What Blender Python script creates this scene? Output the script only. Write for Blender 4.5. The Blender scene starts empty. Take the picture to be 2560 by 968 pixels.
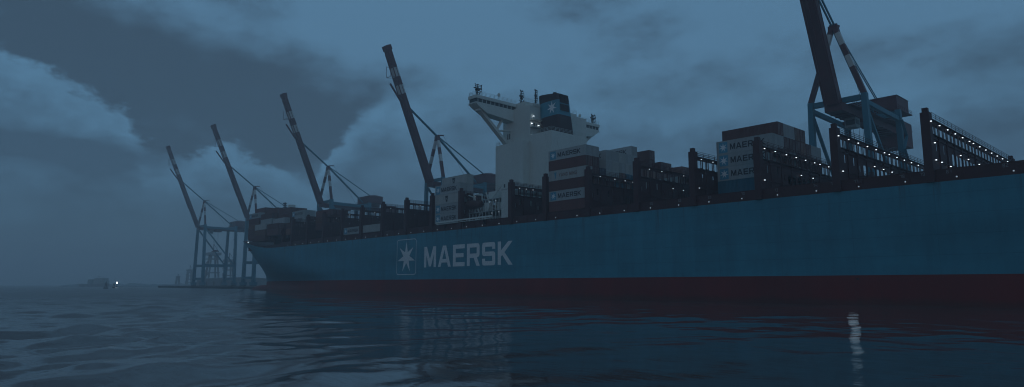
import bpy, math, random
from math import sin, cos, tan, pi, radians, atan, atan2, sqrt, hypot
from mathutils import Vector, Matrix
from mathutils.geometry import tessellate_polygon
random.seed(7)
sc = bpy.context.scene
COL = sc.collection

# ------------------------------------------------------------------ materials
M = {}
def nodes_of(name):
    m = bpy.data.materials.new(name); m.use_nodes = True
    nt = m.node_tree; bs = nt.nodes['Principled BSDF']
    M[name] = m
    return m, nt, bs
def paint(name, col, rough=0.55, var=0.18, scale=0.35, rust=0.0, metal=0.0, streak=False, objvar=0.0, bump=0.0, spec=0.35):
    m, nt, bs = nodes_of(name)
    N, L = nt.nodes, nt.links
    tc = N.new('ShaderNodeTexCoord')
    mp = N.new('ShaderNodeMapping'); L.new(tc.outputs['Object'], mp.inputs[0])
    mp.inputs['Scale'].default_value = (scale, scale, scale * (0.18 if streak else 1.0))
    nz = N.new('ShaderNodeTexNoise'); nz.inputs['Scale'].default_value = 1.0; nz.inputs['Detail'].default_value = 6; nz.inputs['Roughness'].default_value = 0.62
    L.new(mp.outputs[0], nz.inputs[0])
    mr = N.new('ShaderNodeMapRange'); mr.inputs[1].default_value = 0.25; mr.inputs[2].default_value = 0.75
    mr.inputs[3].default_value = 1 - var; mr.inputs[4].default_value = 1 + var
    L.new(nz.outputs[0], mr.inputs[0])
    val = mr.outputs[0]
    if objvar:
        oi = N.new('ShaderNodeObjectInfo')
        m2 = N.new('ShaderNodeMapRange'); m2.inputs[3].default_value = 1 - objvar; m2.inputs[4].default_value = 1 + objvar
        L.new(oi.outputs['Random'], m2.inputs[0])
        mu = N.new('ShaderNodeMath'); mu.operation = 'MULTIPLY'; L.new(val, mu.inputs[0]); L.new(m2.outputs[0], mu.inputs[1]); val = mu.outputs[0]
    mx = N.new('ShaderNodeVectorMath'); mx.operation = 'SCALE'; mx.inputs[0].default_value = col[:3]
    L.new(val, mx.inputs['Scale'])
    out = mx.outputs[0]
    if rust:
        mp2 = N.new('ShaderNodeMapping'); L.new(tc.outputs['Object'], mp2.inputs[0]); mp2.inputs['Scale'].default_value = (1.6, 1.6, 0.22)
        n2 = N.new('ShaderNodeTexNoise'); n2.inputs['Scale'].default_value = 1.3; n2.inputs['Detail'].default_value = 8; L.new(mp2.outputs[0], n2.inputs[0])
        r2 = N.new('ShaderNodeMapRange'); r2.inputs[1].default_value = 0.6; r2.inputs[2].default_value = 0.78; r2.inputs[4].default_value = rust
        L.new(n2.outputs[0], r2.inputs[0])
        mm = N.new('ShaderNodeMix'); mm.data_type = 'RGBA'; L.new(r2.outputs[0], mm.inputs[0]); L.new(out, mm.inputs[6]); mm.inputs[7].default_value = (0.10, 0.04, 0.02, 1)
        out = mm.outputs[2]
    L.new(out, bs.inputs['Base Color'])
    r3 = N.new('ShaderNodeMapRange'); r3.inputs[3].default_value = rough - 0.1; r3.inputs[4].default_value = rough + 0.12
    L.new(nz.outputs[0], r3.inputs[0]); L.new(r3.outputs[0], bs.inputs['Roughness'])
    bs.inputs['Metallic'].default_value = metal
    bs.inputs['Specular IOR Level'].default_value = spec
    if bump:
        bp = N.new('ShaderNodeBump'); bp.inputs['Distance'].default_value = bump; bp.inputs['Strength'].default_value = 0.5
        L.new(nz.outputs[0], bp.inputs['Height']); L.new(bp.outputs[0], bs.inputs['Normal'])
    return m
def glow(name, col, s):
    m, nt, bs = nodes_of(name)
    bs.inputs['Base Color'].default_value = (0.8, 0.8, 0.8, 1)
    bs.inputs['Emission Color'].default_value = (*col, 1); bs.inputs['Emission Strength'].default_value = s
    return m

def boot_mat():
    m = M['boot_red']; nt = m.node_tree; N, L = nt.nodes, nt.links; bs = N['Principled BSDF']
    src = bs.inputs['Base Color'].links[0].from_socket
    tc = N.new('ShaderNodeTexCoord'); sp_ = N.new('ShaderNodeSeparateXYZ'); L.new(tc.outputs['Object'], sp_.inputs[0])
    mp = N.new('ShaderNodeMapping'); mp.inputs['Scale'].default_value = (.4, .4, .4); L.new(tc.outputs['Object'], mp.inputs[0])
    nz = N.new('ShaderNodeTexNoise'); nz.inputs['Scale'].default_value = 1; nz.inputs['Detail'].default_value = 7; L.new(mp.outputs[0], nz.inputs[0])
    ad = N.new('ShaderNodeMath'); ad.operation = 'MULTIPLY_ADD'; L.new(nz.outputs[0], ad.inputs[0]); ad.inputs[1].default_value = 1.4; L.new(sp_.outputs[2], ad.inputs[2])
    mr = N.new('ShaderNodeMapRange'); mr.inputs[1].default_value = 1.1; mr.inputs[2].default_value = 1.9; mr.inputs[3].default_value = .4; mr.inputs[4].default_value = 0; L.new(ad.outputs[0], mr.inputs[0])
    mx = N.new('ShaderNodeMix'); mx.data_type = 'RGBA'; L.new(mr.outputs[0], mx.inputs[0]); L.new(src, mx.inputs[6]); mx.inputs[7].default_value = (.035, .035, .022, 1); L.new(mx.outputs[2], bs.inputs['Base Color'])
def hull_mat():
    m, nt, bs = nodes_of('hull_blue')
    N, L = nt.nodes, nt.links
    tc = N.new('ShaderNodeTexCoord')
    sep = N.new('ShaderNodeSeparateXYZ'); L.new(tc.outputs['Object'], sep.inputs[0])
    def noise(sx, sz, sc_, det=7, ro=.6):
        mp = N.new('ShaderNodeMapping'); mp.inputs['Scale'].default_value = (sx, sx, sz); L.new(tc.outputs['Object'], mp.inputs[0])
        n = N.new('ShaderNodeTexNoise'); n.inputs['Scale'].default_value = sc_; n.inputs['Detail'].default_value = det; n.inputs['Roughness'].default_value = ro
        L.new(mp.outputs[0], n.inputs[0]); return n.outputs[0]
    def rng(v, a, b, c, d):
        r = N.new('ShaderNodeMapRange'); r.inputs[1].default_value = a; r.inputs[2].default_value = b; r.inputs[3].default_value = c; r.inputs[4].default_value = d
        L.new(v, r.inputs[0]); return r.outputs[0]
    def mth(op, a, b):
        x = N.new('ShaderNodeMath'); x.operation = op
        for i, v in enumerate((a, b)):
            if v is None: continue
            if isinstance(v, (int, float)): x.inputs[i].default_value = v
            else: L.new(v, x.inputs[i])
        return x.outputs[0]
    big = rng(noise(.03, .12, 1.0, 4), .3, .7, .80, 1.18)
    fine = rng(noise(.6, .09, 1.0), .3, .7, .88, 1.12)
    # weld lines between strakes: two long faint dark rows plus vertical butt seams
    zz = mth('FRACT', mth('DIVIDE', sep.outputs[2], 2.93), None)
    seam = rng(mth('ABSOLUTE', mth('SUBTRACT', zz, .5), None), 0, .02, .74, 1.0)
    xx = mth('FRACT', mth('DIVIDE', sep.outputs[0], 11.7), None)
    seam2 = rng(mth('ABSOLUTE', mth('SUBTRACT', xx, .5), None), 0, .006, .8, 1.0)
    v = mth('MULTIPLY', mth('MULTIPLY', big, fine), mth('MULTIPLY', seam, seam2))
    s = N.new('ShaderNodeVectorMath'); s.operation = 'SCALE'; s.inputs[0].default_value = (0.046, 0.245, 0.325); L.new(v, s.inputs['Scale'])
    # streaks of dirt running down from the deck edge
    st = rng(noise(.75, .04, 1.0, 9, .7), .56, .74, 0, 1)
    fall = rng(sep.outputs[2], 11.5, 17.9, 0, .95)
    mix = N.new('ShaderNodeMix'); mix.data_type = 'RGBA'; L.new(mth('MULTIPLY', st, fall), mix.inputs[0]); L.new(s.outputs[0], mix.inputs[6]); mix.inputs[7].default_value = (.06, .06, .05, 1)
    st2 = rng(noise(.5, .5, 1.0, 8, .7), .58, .72, 0, .55)
    fall2 = rng(sep.outputs[2], 7.5, 4.5, 0, 1)
    mix2 = N.new('ShaderNodeMix'); mix2.data_type = 'RGBA'; L.new(mth('MULTIPLY', st2, fall2), mix2.inputs[0]); L.new(mix.outputs[2], mix2.inputs[6]); mix2.inputs[7].default_value = (.05, .09, .10, 1)
    L.new(mix2.outputs[2], bs.inputs['Base Color'])
    bs.inputs['Roughness'].default_value = .5; bs.inputs['Specular IOR Level'].default_value = .3
    bp = N.new('ShaderNodeBump'); bp.inputs['Distance'].default_value = .06; bp.inputs['Strength'].default_value = .35
    L.new(noise(.25, .3, 1.0, 3), bp.inputs['Height']); L.new(bp.outputs[0], bs.inputs['Normal'])
hull_mat()
paint('boot_red', (.19, .016, .012), .6, .3, .12, rust=.5, streak=True)
boot_mat()
paint('deck_brown', (.070, .018, .016), .65, .25, .3)
paint('bridge_brown', (.066, .017, .016), .62, .2, .25, rust=.2)
paint('white_paint', (.57, .61, .57), .5, .08, .2, rust=.22, streak=True)
paint('mark_white', (.72, .74, .74), .55, .08, .5)
paint('crane_dark', (.10, .017, .019), .5, .25, .25, rust=.3)
paint('crane_teal', (.028, .165, .225), .5, .15, .2, rust=.15)
paint('crane_white', (.5, .52, .50), .5, .1, .4)
paint('black_steel', (.03, .02, .022), .6, .2, 1)
paint('rope', (.04, .045, .05), .6, .1, 1)
paint('funnel_blue', (.055, .24, .32), .5, .08, .3)
paint('window_glass', (.015, .025, .03), .35, .1, .5, spec=.6)
paint('box_grey', (.34, .37, .37), .55, .1, .6, rust=.35, streak=True, objvar=.1)
paint('box_white', (.40, .42, .40), .55, .1, .6, rust=.3, streak=True, objvar=.1)
paint('box_maroon', (.115, .042, .036), .6, .2, .6, rust=.5, streak=True, objvar=.25)
paint('box_brown', (.17, .075, .05), .6, .2, .6, rust=.5, streak=True, objvar=.25)
paint('box_teal', (.03, .17, .24), .55, .12, .6, rust=.3, streak=True, objvar=.15)
paint('box_dark', (.05, .06, .09), .6, .15, .6, rust=.5, streak=True, objvar=.2)
paint('letter_dark', (.02, .022, .03), .6, .1, 1)
paint('logo_blue', (.055, .28, .40), .5, .08, 1)
paint('letter_faint', (.22, .13, .11), .6, .1, 1)
paint('concrete', (.22, .22, .21), .85, .2, .15, bump=.02)
paint('boat_orange', (.07, .024, .018), .5, .12, .5)
paint('far_grey', (.20, .21, .22), .8, .15, .05)
paint('rubber', (.02, .02, .02), .8, .1, 1)
glow('lamp_cold', (.78, .9, 1.0), 2.1)
glow('lamp_deck', (.70, .86, 1.0), .24)
glow('lamp_dim', (.74, .88, 1.0), .8)
glow('lamp_far', (.95, .97, 1.0), 18.0)
glow('lamp_warm', (1.0, .78, .5), 6.0)

# ------------------------------------------------------------------ mesh building
class MB:
    def __init__(s): s.v = []; s.f = []; s.mi = []; s.mats = []
    def m(s, name):
        if name not in s.mats: s.mats.append(name)
        return s.mats.index(name)
    def face(s, pts, mat):
        i = len(s.v); s.v += [tuple(p) for p in pts]; s.f.append(tuple(range(i, i + len(pts)))); s.mi.append(s.m(mat))
    def poly(s, vs, fs, mat):
        i = len(s.v); s.v += [tuple(p) for p in vs]; k = s.m(mat)
        for f in fs: s.f.append(tuple(a + i for a in f)); s.mi.append(k)
    def box(s, x0, x1, y0, y1, z0, z1, mat):
        vs = [(x0, y0, z0), (x1, y0, z0), (x1, y1, z0), (x0, y1, z0), (x0, y0, z1), (x1, y0, z1), (x1, y1, z1), (x0, y1, z1)]
        s.poly(vs, [(0, 3, 2, 1), (4, 5, 6, 7), (0, 1, 5, 4), (1, 2, 6, 5), (2, 3, 7, 6), (3, 0, 4, 7)], mat)
    def beam(s, p, q, w, h, mat, up=(0, 0, 1), w2=None, h2=None):
        p = Vector(p); q = Vector(q); d = (q - p).normalized(); u = Vector(up)
        if abs(d.dot(u)) > .98: u = Vector((1, 0, 0))
        a = d.cross(u).normalized(); b = a.cross(d).normalized()
        w2 = w if w2 is None else w2; h2 = h if h2 is None else h2
        vs = []
        for c, ww, hh in ((p, w, h), (q, w2, h2)):
            for sa, sb in ((-1, -1), (1, -1), (1, 1), (-1, 1)): vs.append(c + a * ww / 2 * sa + b * hh / 2 * sb)
        s.poly(vs, [(0, 1, 2, 3), (7, 6, 5, 4), (0, 4, 5, 1), (1, 5, 6, 2), (2, 6, 7, 3), (3, 7, 4, 0)], mat)
    def cyl(s, p, q, r0, mat, r1=None, n=10):
        p = Vector(p); q = Vector(q); d = (q - p).normalized(); u = Vector((0, 0, 1)) if abs(d.z) < .9 else Vector((1, 0, 0))
        a = d.cross(u).normalized(); b = a.cross(d); r1 = r0 if r1 is None else r1
        vs = [p + (a * cos(2 * pi * k / n) + b * sin(2 * pi * k / n)) * r0 for k in range(n)] + [q + (a * cos(2 * pi * k / n) + b * sin(2 * pi * k / n)) * r1 for k in range(n)]
        fs = [(k, (k + 1) % n, n + (k + 1) % n, n + k) for k in range(n)] + [tuple(range(n))[::-1], tuple(range(n, 2 * n))]
        s.poly(vs, fs, mat)
    def ball(s, c, r, mat, n=8, m=5):
        rx, ry, rz = (r, r, r) if isinstance(r, (int, float)) else r
        vs = [(c[0], c[1], c[2] - rz)]
        for j in range(1, m):
            t = pi * j / m
            for k in range(n): vs.append((c[0] + rx * sin(t) * cos(2 * pi * k / n), c[1] + ry * sin(t) * sin(2 * pi * k / n), c[2] - rz * cos(t)))
        vs.append((c[0], c[1], c[2] + rz)); fs = []
        for k in range(n): fs.append((0, 1 + (k + 1) % n, 1 + k))
        for j in range(m - 2):
            for k in range(n):
                a = 1 + j * n + k; b = 1 + j * n + (k + 1) % n; fs.append((a, b, b + n, a + n))
        o = 1 + (m - 2) * n
        for k in range(n): fs.append((o + k, o + (k + 1) % n, len(vs) - 1))
        s.poly(vs, fs, mat)
    def rail(s, p, q, mat, h=1.0, n=3, every=2.0, t=.05):
        p = Vector(p); q = Vector(q); L_ = (q - p).length
        for k in range(1, n + 1): s.beam(p + Vector((0, 0, h * k / n)), q + Vector((0, 0, h * k / n)), t, t, mat)
        c = max(1, round(L_ / every))
        for k in range(c + 1):
            a = p.lerp(q, k / c); s.beam(a, a + Vector((0, 0, h)), t, t, mat)
    def glyph(s, loops, f, mat):
        """flat painted shape: loops of (u, v), f maps (u, v) to a point"""
        tri = tessellate_polygon([[Vector((u, v, 0)) for u, v in lp] for lp in loops])
        fl = [p for lp in loops for p in lp]
        area = sum((fl[b][0] - fl[a][0]) * (fl[c][1] - fl[a][1]) - (fl[c][0] - fl[a][0]) * (fl[b][1] - fl[a][1]) for a, b, c in tri)
        s.poly([f(u, v) for u, v in fl], [t if area > 0 else t[::-1] for t in tri], mat)
    def build(s, name, parent=None, origin=(0, 0, 0), smooth=False, loc=None):
        me = bpy.data.meshes.new(name)
        ox, oy, oz = origin
        me.from_pydata([(x - ox, y - oy, z - oz) for x, y, z in s.v], [], s.f)
        for n in s.mats: me.materials.append(M[n])
        me.polygons.foreach_set('material_index', s.mi)
        if smooth: me.polygons.foreach_set('use_smooth', [True] * len(s.f))
        me.update()
        o = bpy.data.objects.new(name, me); COL.objects.link(o)
        if parent: o.parent = parent
        if loc is not None: o.location = loc
        return o
def tag(o, label=None, cat=None, group=None, kind=None):
    if label: o['label'] = label
    if cat: o['category'] = cat
    if group: o['group'] = group
    if kind: o['kind'] = kind
    return o
def empty(name, loc, label, cat, group=None):
    o = bpy.data.objects.new(name, None); COL.objects.link(o); o.location = loc
    return tag(o, label, cat, group)
def copy_tree(o, parent=None):
    c = o.copy(); COL.objects.link(c)
    if parent: c.parent = parent
    for ch in list(o.children): copy_tree(ch, c)
    return c

# ------------------------------------------------------------------ lettering (drawn outlines, unit height)
GL = {
 'M': (.95, [[(0,0),(0,1),(.22,1),(.475,.38),(.73,1),(.95,1),(.95,0),(.77,0),(.77,.60),(.56,.04),(.39,.04),(.18,.60),(.18,0)]]),
 'A': (.98, [[(0,0),(.36,1),(.62,1),(.98,0),(.78,0),(.70,.20),(.28,.20),(.20,0)], [(.34,.37),(.49,.80),(.64,.37)]]),
 'E': (.85, [[(0,0),(0,1),(.85,1),(.85,.81),(.2,.81),(.2,.6),(.77,.6),(.77,.41),(.2,.41),(.2,.19),(.85,.19),(.85,0)]]),
 'R': (.88, [[(0,0),(0,1),(.75,1),(.83,.97),(.87,.88),(.87,.5),(.83,.41),(.70,.37),(.89,0),(.66,0),(.47,.36),(.2,.36),(.2,0)], [(.2,.55),(.2,.82),(.67,.82),(.67,.55)]]),
 'S': (.86, [[(0,.12),(0,.3),(.2,.3),(.2,.19),(.66,.19),(.66,.41),(.12,.41),(.03,.45),(0,.53),(0,.88),(.03,.97),(.12,1),(.74,1),(.83,.97),(.86,.88),(.86,.7),(.66,.7),(.66,.81),(.2,.81),(.2,.6),(.74,.6),(.83,.56),(.86,.48),(.86,.12),(.83,.03),(.74,0),(.12,0),(.03,.03)]]),
 'K': (.92, [[(0,0),(0,1),(.2,1),(.2,.62),(.66,1),(.92,1),(.42,.54),(.92,0),(.66,0),(.28,.42),(.2,.36),(.2,0)]]),
 'Y': (.9, [[(.35,0),(.35,.42),(0,1),(.24,1),(.45,.62),(.66,1),(.9,1),(.55,.42),(.55,0)]]),
 'N': (.88, [[(0,0),(0,1),(.22,1),(.68,.36),(.68,1),(.88,1),(.88,0),(.66,0),(.2,.64),(.2,0)]]),
 'G': (.88, [[(.12,0),(0,.12),(0,.88),(.12,1),(.76,1),(.88,.88),(.88,.7),(.68,.7),(.68,.82),(.2,.82),(.2,.18),(.68,.18),(.68,.38),(.48,.38),(.48,.54),(.88,.54),(.88,.12),(.76,0)]]),
 'I': (.2, [[(0,0),(0,1),(.2,1),(.2,0)]]),
 ' ': (.4, []),
}
SEG = {'0':'abcdef','1':'bc','2':'abged','3':'abgcd','4':'fgbc','5':'afgcd','6':'afgedc','7':'abc','8':'abcdefg','9':'abcdfg'}
SEGR = {'a':(.0,.86,.55,1),'b':(.41,.52,.55,.84),'c':(.41,.16,.55,.48),'d':(.0,0,.55,.14),'e':(0,.16,.14,.48),'f':(0,.52,.14,.84),'g':(.16,.43,.39,.57)}
def text(mb, s, x0, x1, z0, z1, y, mat, gap=.16):
    wtot = sum(GL[c][0] for c in s) + gap * (len(s) - 1); sx = (x1 - x0) / wtot; sz = z1 - z0; u0 = 0
    for c in s:
        w, loops = GL[c]
        if loops: mb.glyph(loops, lambda u, v: (x0 + (u0 + u) * sx, y, z0 + v * sz), mat)
        u0 += w + gap
def number(mb, s, x, z, h, y, mat):
    for c in s:
        for k in SEG[c]:
            a, b, c2, d = SEGR[k]
            mb.face([(x + a*h, y, z + b*h), (x + c2*h, y, z + b*h), (x + c2*h, y, z + d*h), (x + a*h, y, z + d*h)], mat)
        x += .72 * h
def star(mb, cx, cz, r, y, mat, inner=.36):
    pts = []
    for k in range(14):
        a = pi / 2 - pi * k / 7; rr = r if k % 2 == 0 else r * inner
        pts.append((cx + rr * cos(a), cz + rr * sin(a)))
    mb.glyph([pts], lambda u, v: (u, y, v), mat)
def rrect(x0, x1, z0, z1, r, n=5):
    pts = []
    for cx, cz, a0 in ((x1 - r, z1 - r, 0), (x0 + r, z1 - r, 90), (x0 + r, z0 + r, 180), (x1 - r, z0 + r, 270)):
        for k in range(n + 1):
            a = radians(a0 + 90 * k / n); pts.append((cx + r * cos(a), cz + r * sin(a)))
    return pts
def punched(mb, y0, y1, z0, z1, x0, x1, holes, mat):
    """a wall in the YZ plane, x0..x1 thick, with rectangular holes (ya, yb, za, zb)"""
    ys = sorted({y0, y1, *[h[0] for h in holes], *[h[1] for h in holes]}); zs = sorted({z0, z1, *[h[2] for h in holes], *[h[3] for h in holes]})
    ny, nz = len(ys) - 1, len(zs) - 1
    solid = [[not any(h[0] <= (ys[i]+ys[i+1])/2 <= h[1] and h[2] <= (zs[j]+zs[j+1])/2 <= h[3] for h in holes) for j in range(nz)] for i in range(ny)]
    def S(i, j): return 0 <= i < ny and 0 <= j < nz and solid[i][j]
    for i in range(ny):
        for j in range(nz):
            if not solid[i][j]: continue
            a, b, c, d = ys[i], ys[i+1], zs[j], zs[j+1]
            mb.face([(x1, a, c), (x1, b, c), (x1, b, d), (x1, a, d)], mat)
            mb.face([(x0, a, c), (x0, a, d), (x0, b, d), (x0, b, c)], mat)
            if not S(i-1, j): mb.face([(x0, a, c), (x1, a, c), (x1, a, d), (x0, a, d)], mat)
            if not S(i+1, j): mb.face([(x0, b, c), (x0, b, d), (x1, b, d), (x1, b, c)], mat)
            if not S(i, j-1): mb.face([(x0, a, c), (x0, b, c), (x1, b, c), (x1, a, c)], mat)
            if not S(i, j+1): mb.face([(x0, a, d), (x1, a, d), (x1, b, d), (x0, b, d)], mat)

# ================================================================== THE SHIP
YN, YF, YC = 110.0, 165.0, 137.5
ZD = 17.9
SHIP = (-140.0, YC, 0.0)
ship = empty('container_ship', SHIP, 'huge light blue container ship with dark red waterline band moored along the quay', 'container ship')
def sp(mb, name, parent=None, smooth=False):
    """a ship part given in world coordinates; sub-parts share the part's origin"""
    o = mb.build(name, None, SHIP if parent is None else SHIP, smooth)
    o.parent = parent or ship
    return o
def ztop(x):
    t = min(1, max(0, (-268 - x) / 62)); return ZD + 6.1 * (t * t * (3 - 2 * t)) ** .85
def hull():
    mb = MB(); HB = 27.5
    lev = [-5, -1, 0, 2.2, 4.5]
    fr = [.12, .3, .5, .68, .84, .94, 1.0]
    ts = [0, .004, .012, .025, .045, .07, .1, .14, .19, .25, .32, .4, .5, .62, .76, .9, 1.0]
    mids = [-200, -170, -140, -110, -80, -50, -20, 10, 35, 50, 62, 72, 80, 86]
    rows = []
    def zs(k, f): return None
    nl = len(lev) + len(fr)
    for k in range(nl):
        row = []
        for t in ts:
            if k < len(lev): z0 = lev[k]; g = 0
            else: g = fr[k - len(lev)]; z0 = None
            xs = -338 - 11 * g ** 1.25
            Ln = 128 - 43 * g; p = 1.45 + 1.55 * g ** .62
            if z0 is not None and z0 < 0: xs += 1.5 * (-z0)
            x = xs + Ln * t
            hb = HB * (1 - (1 - t) ** p) if t < 1 else HB
            z = z0 if z0 is not None else 4.5 + g * (ztop(x) - 4.5)
            row.append((x, hb, z))
        for x in mids:
            if k < len(lev): z = lev[k]; g = 0
            else: g = fr[k - len(lev)]; z = 4.5 + g * (ZD - 4.5)
            hb = HB
            if x > 40: hb = HB * (1 - (1 - g * .75) * .85 * ((x - 40) / 46) ** 1.6)
            row.append((x, hb, z))
        rows.append(row)
    n = len(rows[0])
    for sgn in (-1, 1):
        base = len(mb.v)
        for row in rows: mb.v += [(x, YC + sgn * hb, z) for x, hb, z in row]
        for k in range(nl - 1):
            mat = 'boot_red' if k < len(lev) - 1 else 'hull_blue'
            for i in range(n - 1):
                a = base + k * n + i; q = (a, a + 1, a + n + 1, a + n)
                mb.f.append(q if sgn < 0 else q[::-1]); mb.mi.append(mb.m(mat))
    top = rows[-1]
    for i in range(n - 1):
        (xa, ha, za), (xb, hb, zb) = top[i], top[i + 1]
        mb.face([(xa, YC - ha, za - .02), (xb, YC - hb, zb - .02), (xb, YC + hb, zb - .02), (xa, YC + ha, za - .02)], 'deck_brown')
    for k in range(nl - 1):
        (xa, ha, za), (xb, hb, zb) = rows[k][-1], rows[k + 1][-1]
        mb.face([(xa, YC - ha, za), (xa, YC + ha, za), (xb, YC + hb, zb), (xb, YC - hb, zb)], 'hull_blue')
    o = sp(mb, 'hull')
    me = o.data
    for p in me.polygons: p.use_smooth = p.material_index != mb.mats.index('deck_brown')
    b = MB(); b.ball((-341, YC, -1.4), (16.5, 3.6, 4.2), 'boot_red', 20, 12); sp(b, 'bulbous_bow', smooth=True)
    # fine lines: anchor pocket
    a = MB(); a.box(-322.5, -320.5, 122.2, 122.9, 15.5, 17.5, 'black_steel')
    w = MB(); text(w, 'MAERSK', -158, -120.2, 7.9, 13.8, YN - .03, 'mark_white'); sp(w, 'ship_lettering')
    e = MB(); star(e, -167.3, 11.1, 4.7, YN - .03, 'mark_white', .36)
    outer = rrect(-172.5, -162.1, 5.9, 16.5, .9); inner = rrect(-172.3, -162.3, 6.1, 16.3, .75)
    m_ = len(outer)
    for k in range(m_):
        k2 = (k + 1) % m_
        e.face([(outer[k][0], YN - .03, outer[k][1]), (inner[k][0], YN - .03, inner[k][1]), (inner[k2][0], YN - .03, inner[k2][1]), (outer[k2][0], YN - .03, outer[k2][1])], 'mark_white')
    sp(e, 'star_emblem')
hull()
def bulwark():
    mb = MB()
    mb.box(-259, 84, YN + .06, YN + .3, ZD - .05, 19.62, 'deck_brown')
    mb.box(-259, 84, YN + .02, YN + .44, 19.62, 19.74, 'deck_brown')
    x = -258
    while x < 84:
        mb.box(x, x + .12, YN + .0, YN + .06, ZD, 19.6, 'deck_brown'); x += 3.325
    mb.box(-259, 84, YF - .3, YF - .06, ZD - .05, 19.62, 'deck_brown')
    # hatch coaming and covers down the middle
    mb.box(-300, 60, 113, 162, ZD + .0, 19.55, 'deck_brown')
    bw = sp(mb, 'bulwark')
    for s, x in (('82', -20.4), ('81', -27.1), ('79', -30.5), ('78', -33.2), ('77', -39.8), ('76', -43.4), ('74', -46.2), ('73', -52.9), ('71', -56.3), ('70', -59.1), ('69', -65.8), ('67', -69.5), ('66', -72.3), ('65', -79.0)):
        nm = MB(); number(nm, s, x, 19.02, .5, YN - .012, 'letter_pale')
        sp(nm, 'frame_number', bw)
paint('letter_pale', (.26, .24, .24), .6, .1, 1)
bulwark()
# round lights along the deck edge
def deck_lamps():
    mb = MB(); mb.ball((0, 0, 0), .115, 'lamp_deck', 10, 6); mb.box(-.12, .12, .0, .35, .12, .22, 'black_steel')
    first = None
    for k in range(-1, 36):
        x = -19.2 - 6.62 * k
        if first is None: o = mb.build('deck_lamp'); first = o
        else: o = first.copy(); COL.objects.link(o)
        o.parent = ship; o.location = (x - SHIP[0], YN - .22 - SHIP[1], 18.38)
deck_lamps()

# ------------------------------------------------------------------ lashing bridges
LAMP_Y = [109.9 + 4.15 * k for k in range(6)] + [133.1] + [137.2 + 4.15 * k for k in range(6)]
def bridge_frame():
    mb = MB(); holes = []; B = 'bridge_brown'
    k = 0; y = 110.95
    while y < 163:
        holes.append((y, y + 1.24, 25.36, 26.98)); holes.append((y + 1.5, y + 1.8, 25.5, 26.9)); y += 2.078; k += 1
    for y in (112.6, 116.4): holes.append((y, y + .38, 22.9, 24.3))
    y = 120.7
    while y < 162:
        holes.append((y, y + 1.25, 21.75, 23.55)); y += 2.078
    for y in (111.0, 119.0): holes.append((y, y + .3, 22.2, 23.2))
    punched(mb, 109.55, 165.45, 17.95, 27.5, .89, .95, holes, B)
    mb.box(.3, .88, 110.8, 164.2, 27.05, 27.48, B); mb.box(.3, .88, 110.8, 164.2, 24.75, 25.15, B)
    # chamfered corners of the large openings
    for h in holes:
        if h[1] - h[0] < 1: continue
        c = .22
        for (ya, sy) in ((h[0], 1), (h[1], -1)):
            for (za, sz) in ((h[2], 1), (h[3], -1)):
                mb.poly([(.90, ya, za), (.90, ya + sy*c, za), (.90, ya, za + sz*c), (.93, ya, za), (.93, ya + sy*c, za), (.93, ya, za + sz*c)],
                        [(0, 1, 2), (5, 4, 3), (0, 3, 4, 1), (1, 4, 5, 2), (2, 5, 3, 0)], B)
    # walkway floors and stiffeners on the aft side
    for z in (25.2, 27.5): mb.box(.0, 1.22, 110.8, 164.2, z, z + .09, B)
    y = 109.75 + 4.15
    while y < 165:
        mb.box(.95, 1.12, y - .1, y + .1, 18, 25.2, B); mb.box(.95, 1.02, y - .06, y + .06, 25.29, 27.5, B); y += 4.15
    for z in (19.8, 21.4, 24.6): mb.box(.95, 1.08, 110.9, 164.1, z, z + .12, B)
    for y0, y1 in ((109.5, 110.75), (164.25, 165.5)):
        mb.box(-.02, 1.18, y0, y1, 17.95, 28.45, B)
        mb.box(.2, .95, y0 + .25, y1 - .25, 28.45, 29.15, B)
    return mb
def bridge_rail():
    r = MB()
    for x in (.05, 1.17): r.rail((x, 110.8, 27.6), (x, 164.2, 27.6), 'bridge_brown', .92, 3, 2.08, .05)
    r.rail((1.17, 120.7, 21.0), (1.17, 164, 21.0), 'bridge_brown', .95, 3, 2.08, .04)
    return r
def lamp_mesh(mat='lamp_cold'):
    l = MB(); l.box(0, .16, -.10, .10, -.045, .045, mat); l.box(-.08, .2, -.14, .14, .05, .1, 'black_steel'); return l
BR = [-29.6, -42.8, -56.1, -69.3, -82.6, -95.9, -109.2, -121.3, -141.6, -155.0, -168.3, -181.7, -195.0, -208.3, -221.9, -235.0, -248.3, -261.4, -274.5]
bf = bridge_frame(); brl = bridge_rail(); lm = lamp_mesh()
frame_me = rail_me = lamp_me = None
SETS = {0: [(y, 27.02) for y in LAMP_Y] + [(109.9+.9, 21.3), (113.6, 21.3), (118.1, 21.2), (110.9, 23.9), (124.3, 23.75), (128.9, 23.7), (135.7, 23.7)],
        1: [(y, 27.02) for y in LAMP_Y[:12]] + [(110.8, 21.3), (125.1, 23.8), (129.5, 23.8), (133.9, 23.8)],
        2: [(y, 27.15) for y in (111.3, 115.4, 119.8, 123.9, 128.0, 132.1, 134.6, 138.8, 142.9)] + [(125.7, 23.9), (130.9, 23.9), (110.8, 21.4), (121.5, 21.2)],
        3: [(112.0, 27.1), (116.2, 27.1), (110.9, 21.4)],
        4: [(113.5, 27.1), (118, 27.1), (126.3, 27.1), (131.0, 27.1), (122, 23.8), (126, 23.8)],
        5: [(113.4, 27.1), (118.6, 27.1), (122.4, 27.1), (125.4, 27.1), (127.6, 23.8)],
        6: [(114.0, 27.1)], 7: [(112.3, 27.1), (114.6, 27.1), (117, 27.1)]}
for k in range(8, 19): SETS[k] = [(112.4 if k % 2 else 114.5, 27.1)]
SETS[17] = [(112.4, 27.1), (116.4, 27.1), (112.4, 23.8), (116.6, 23.8)]; SETS[18] = [(112.0, 27.1), (116.0, 27.1), (112.2, 23.8), (117, 23.8)]
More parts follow.
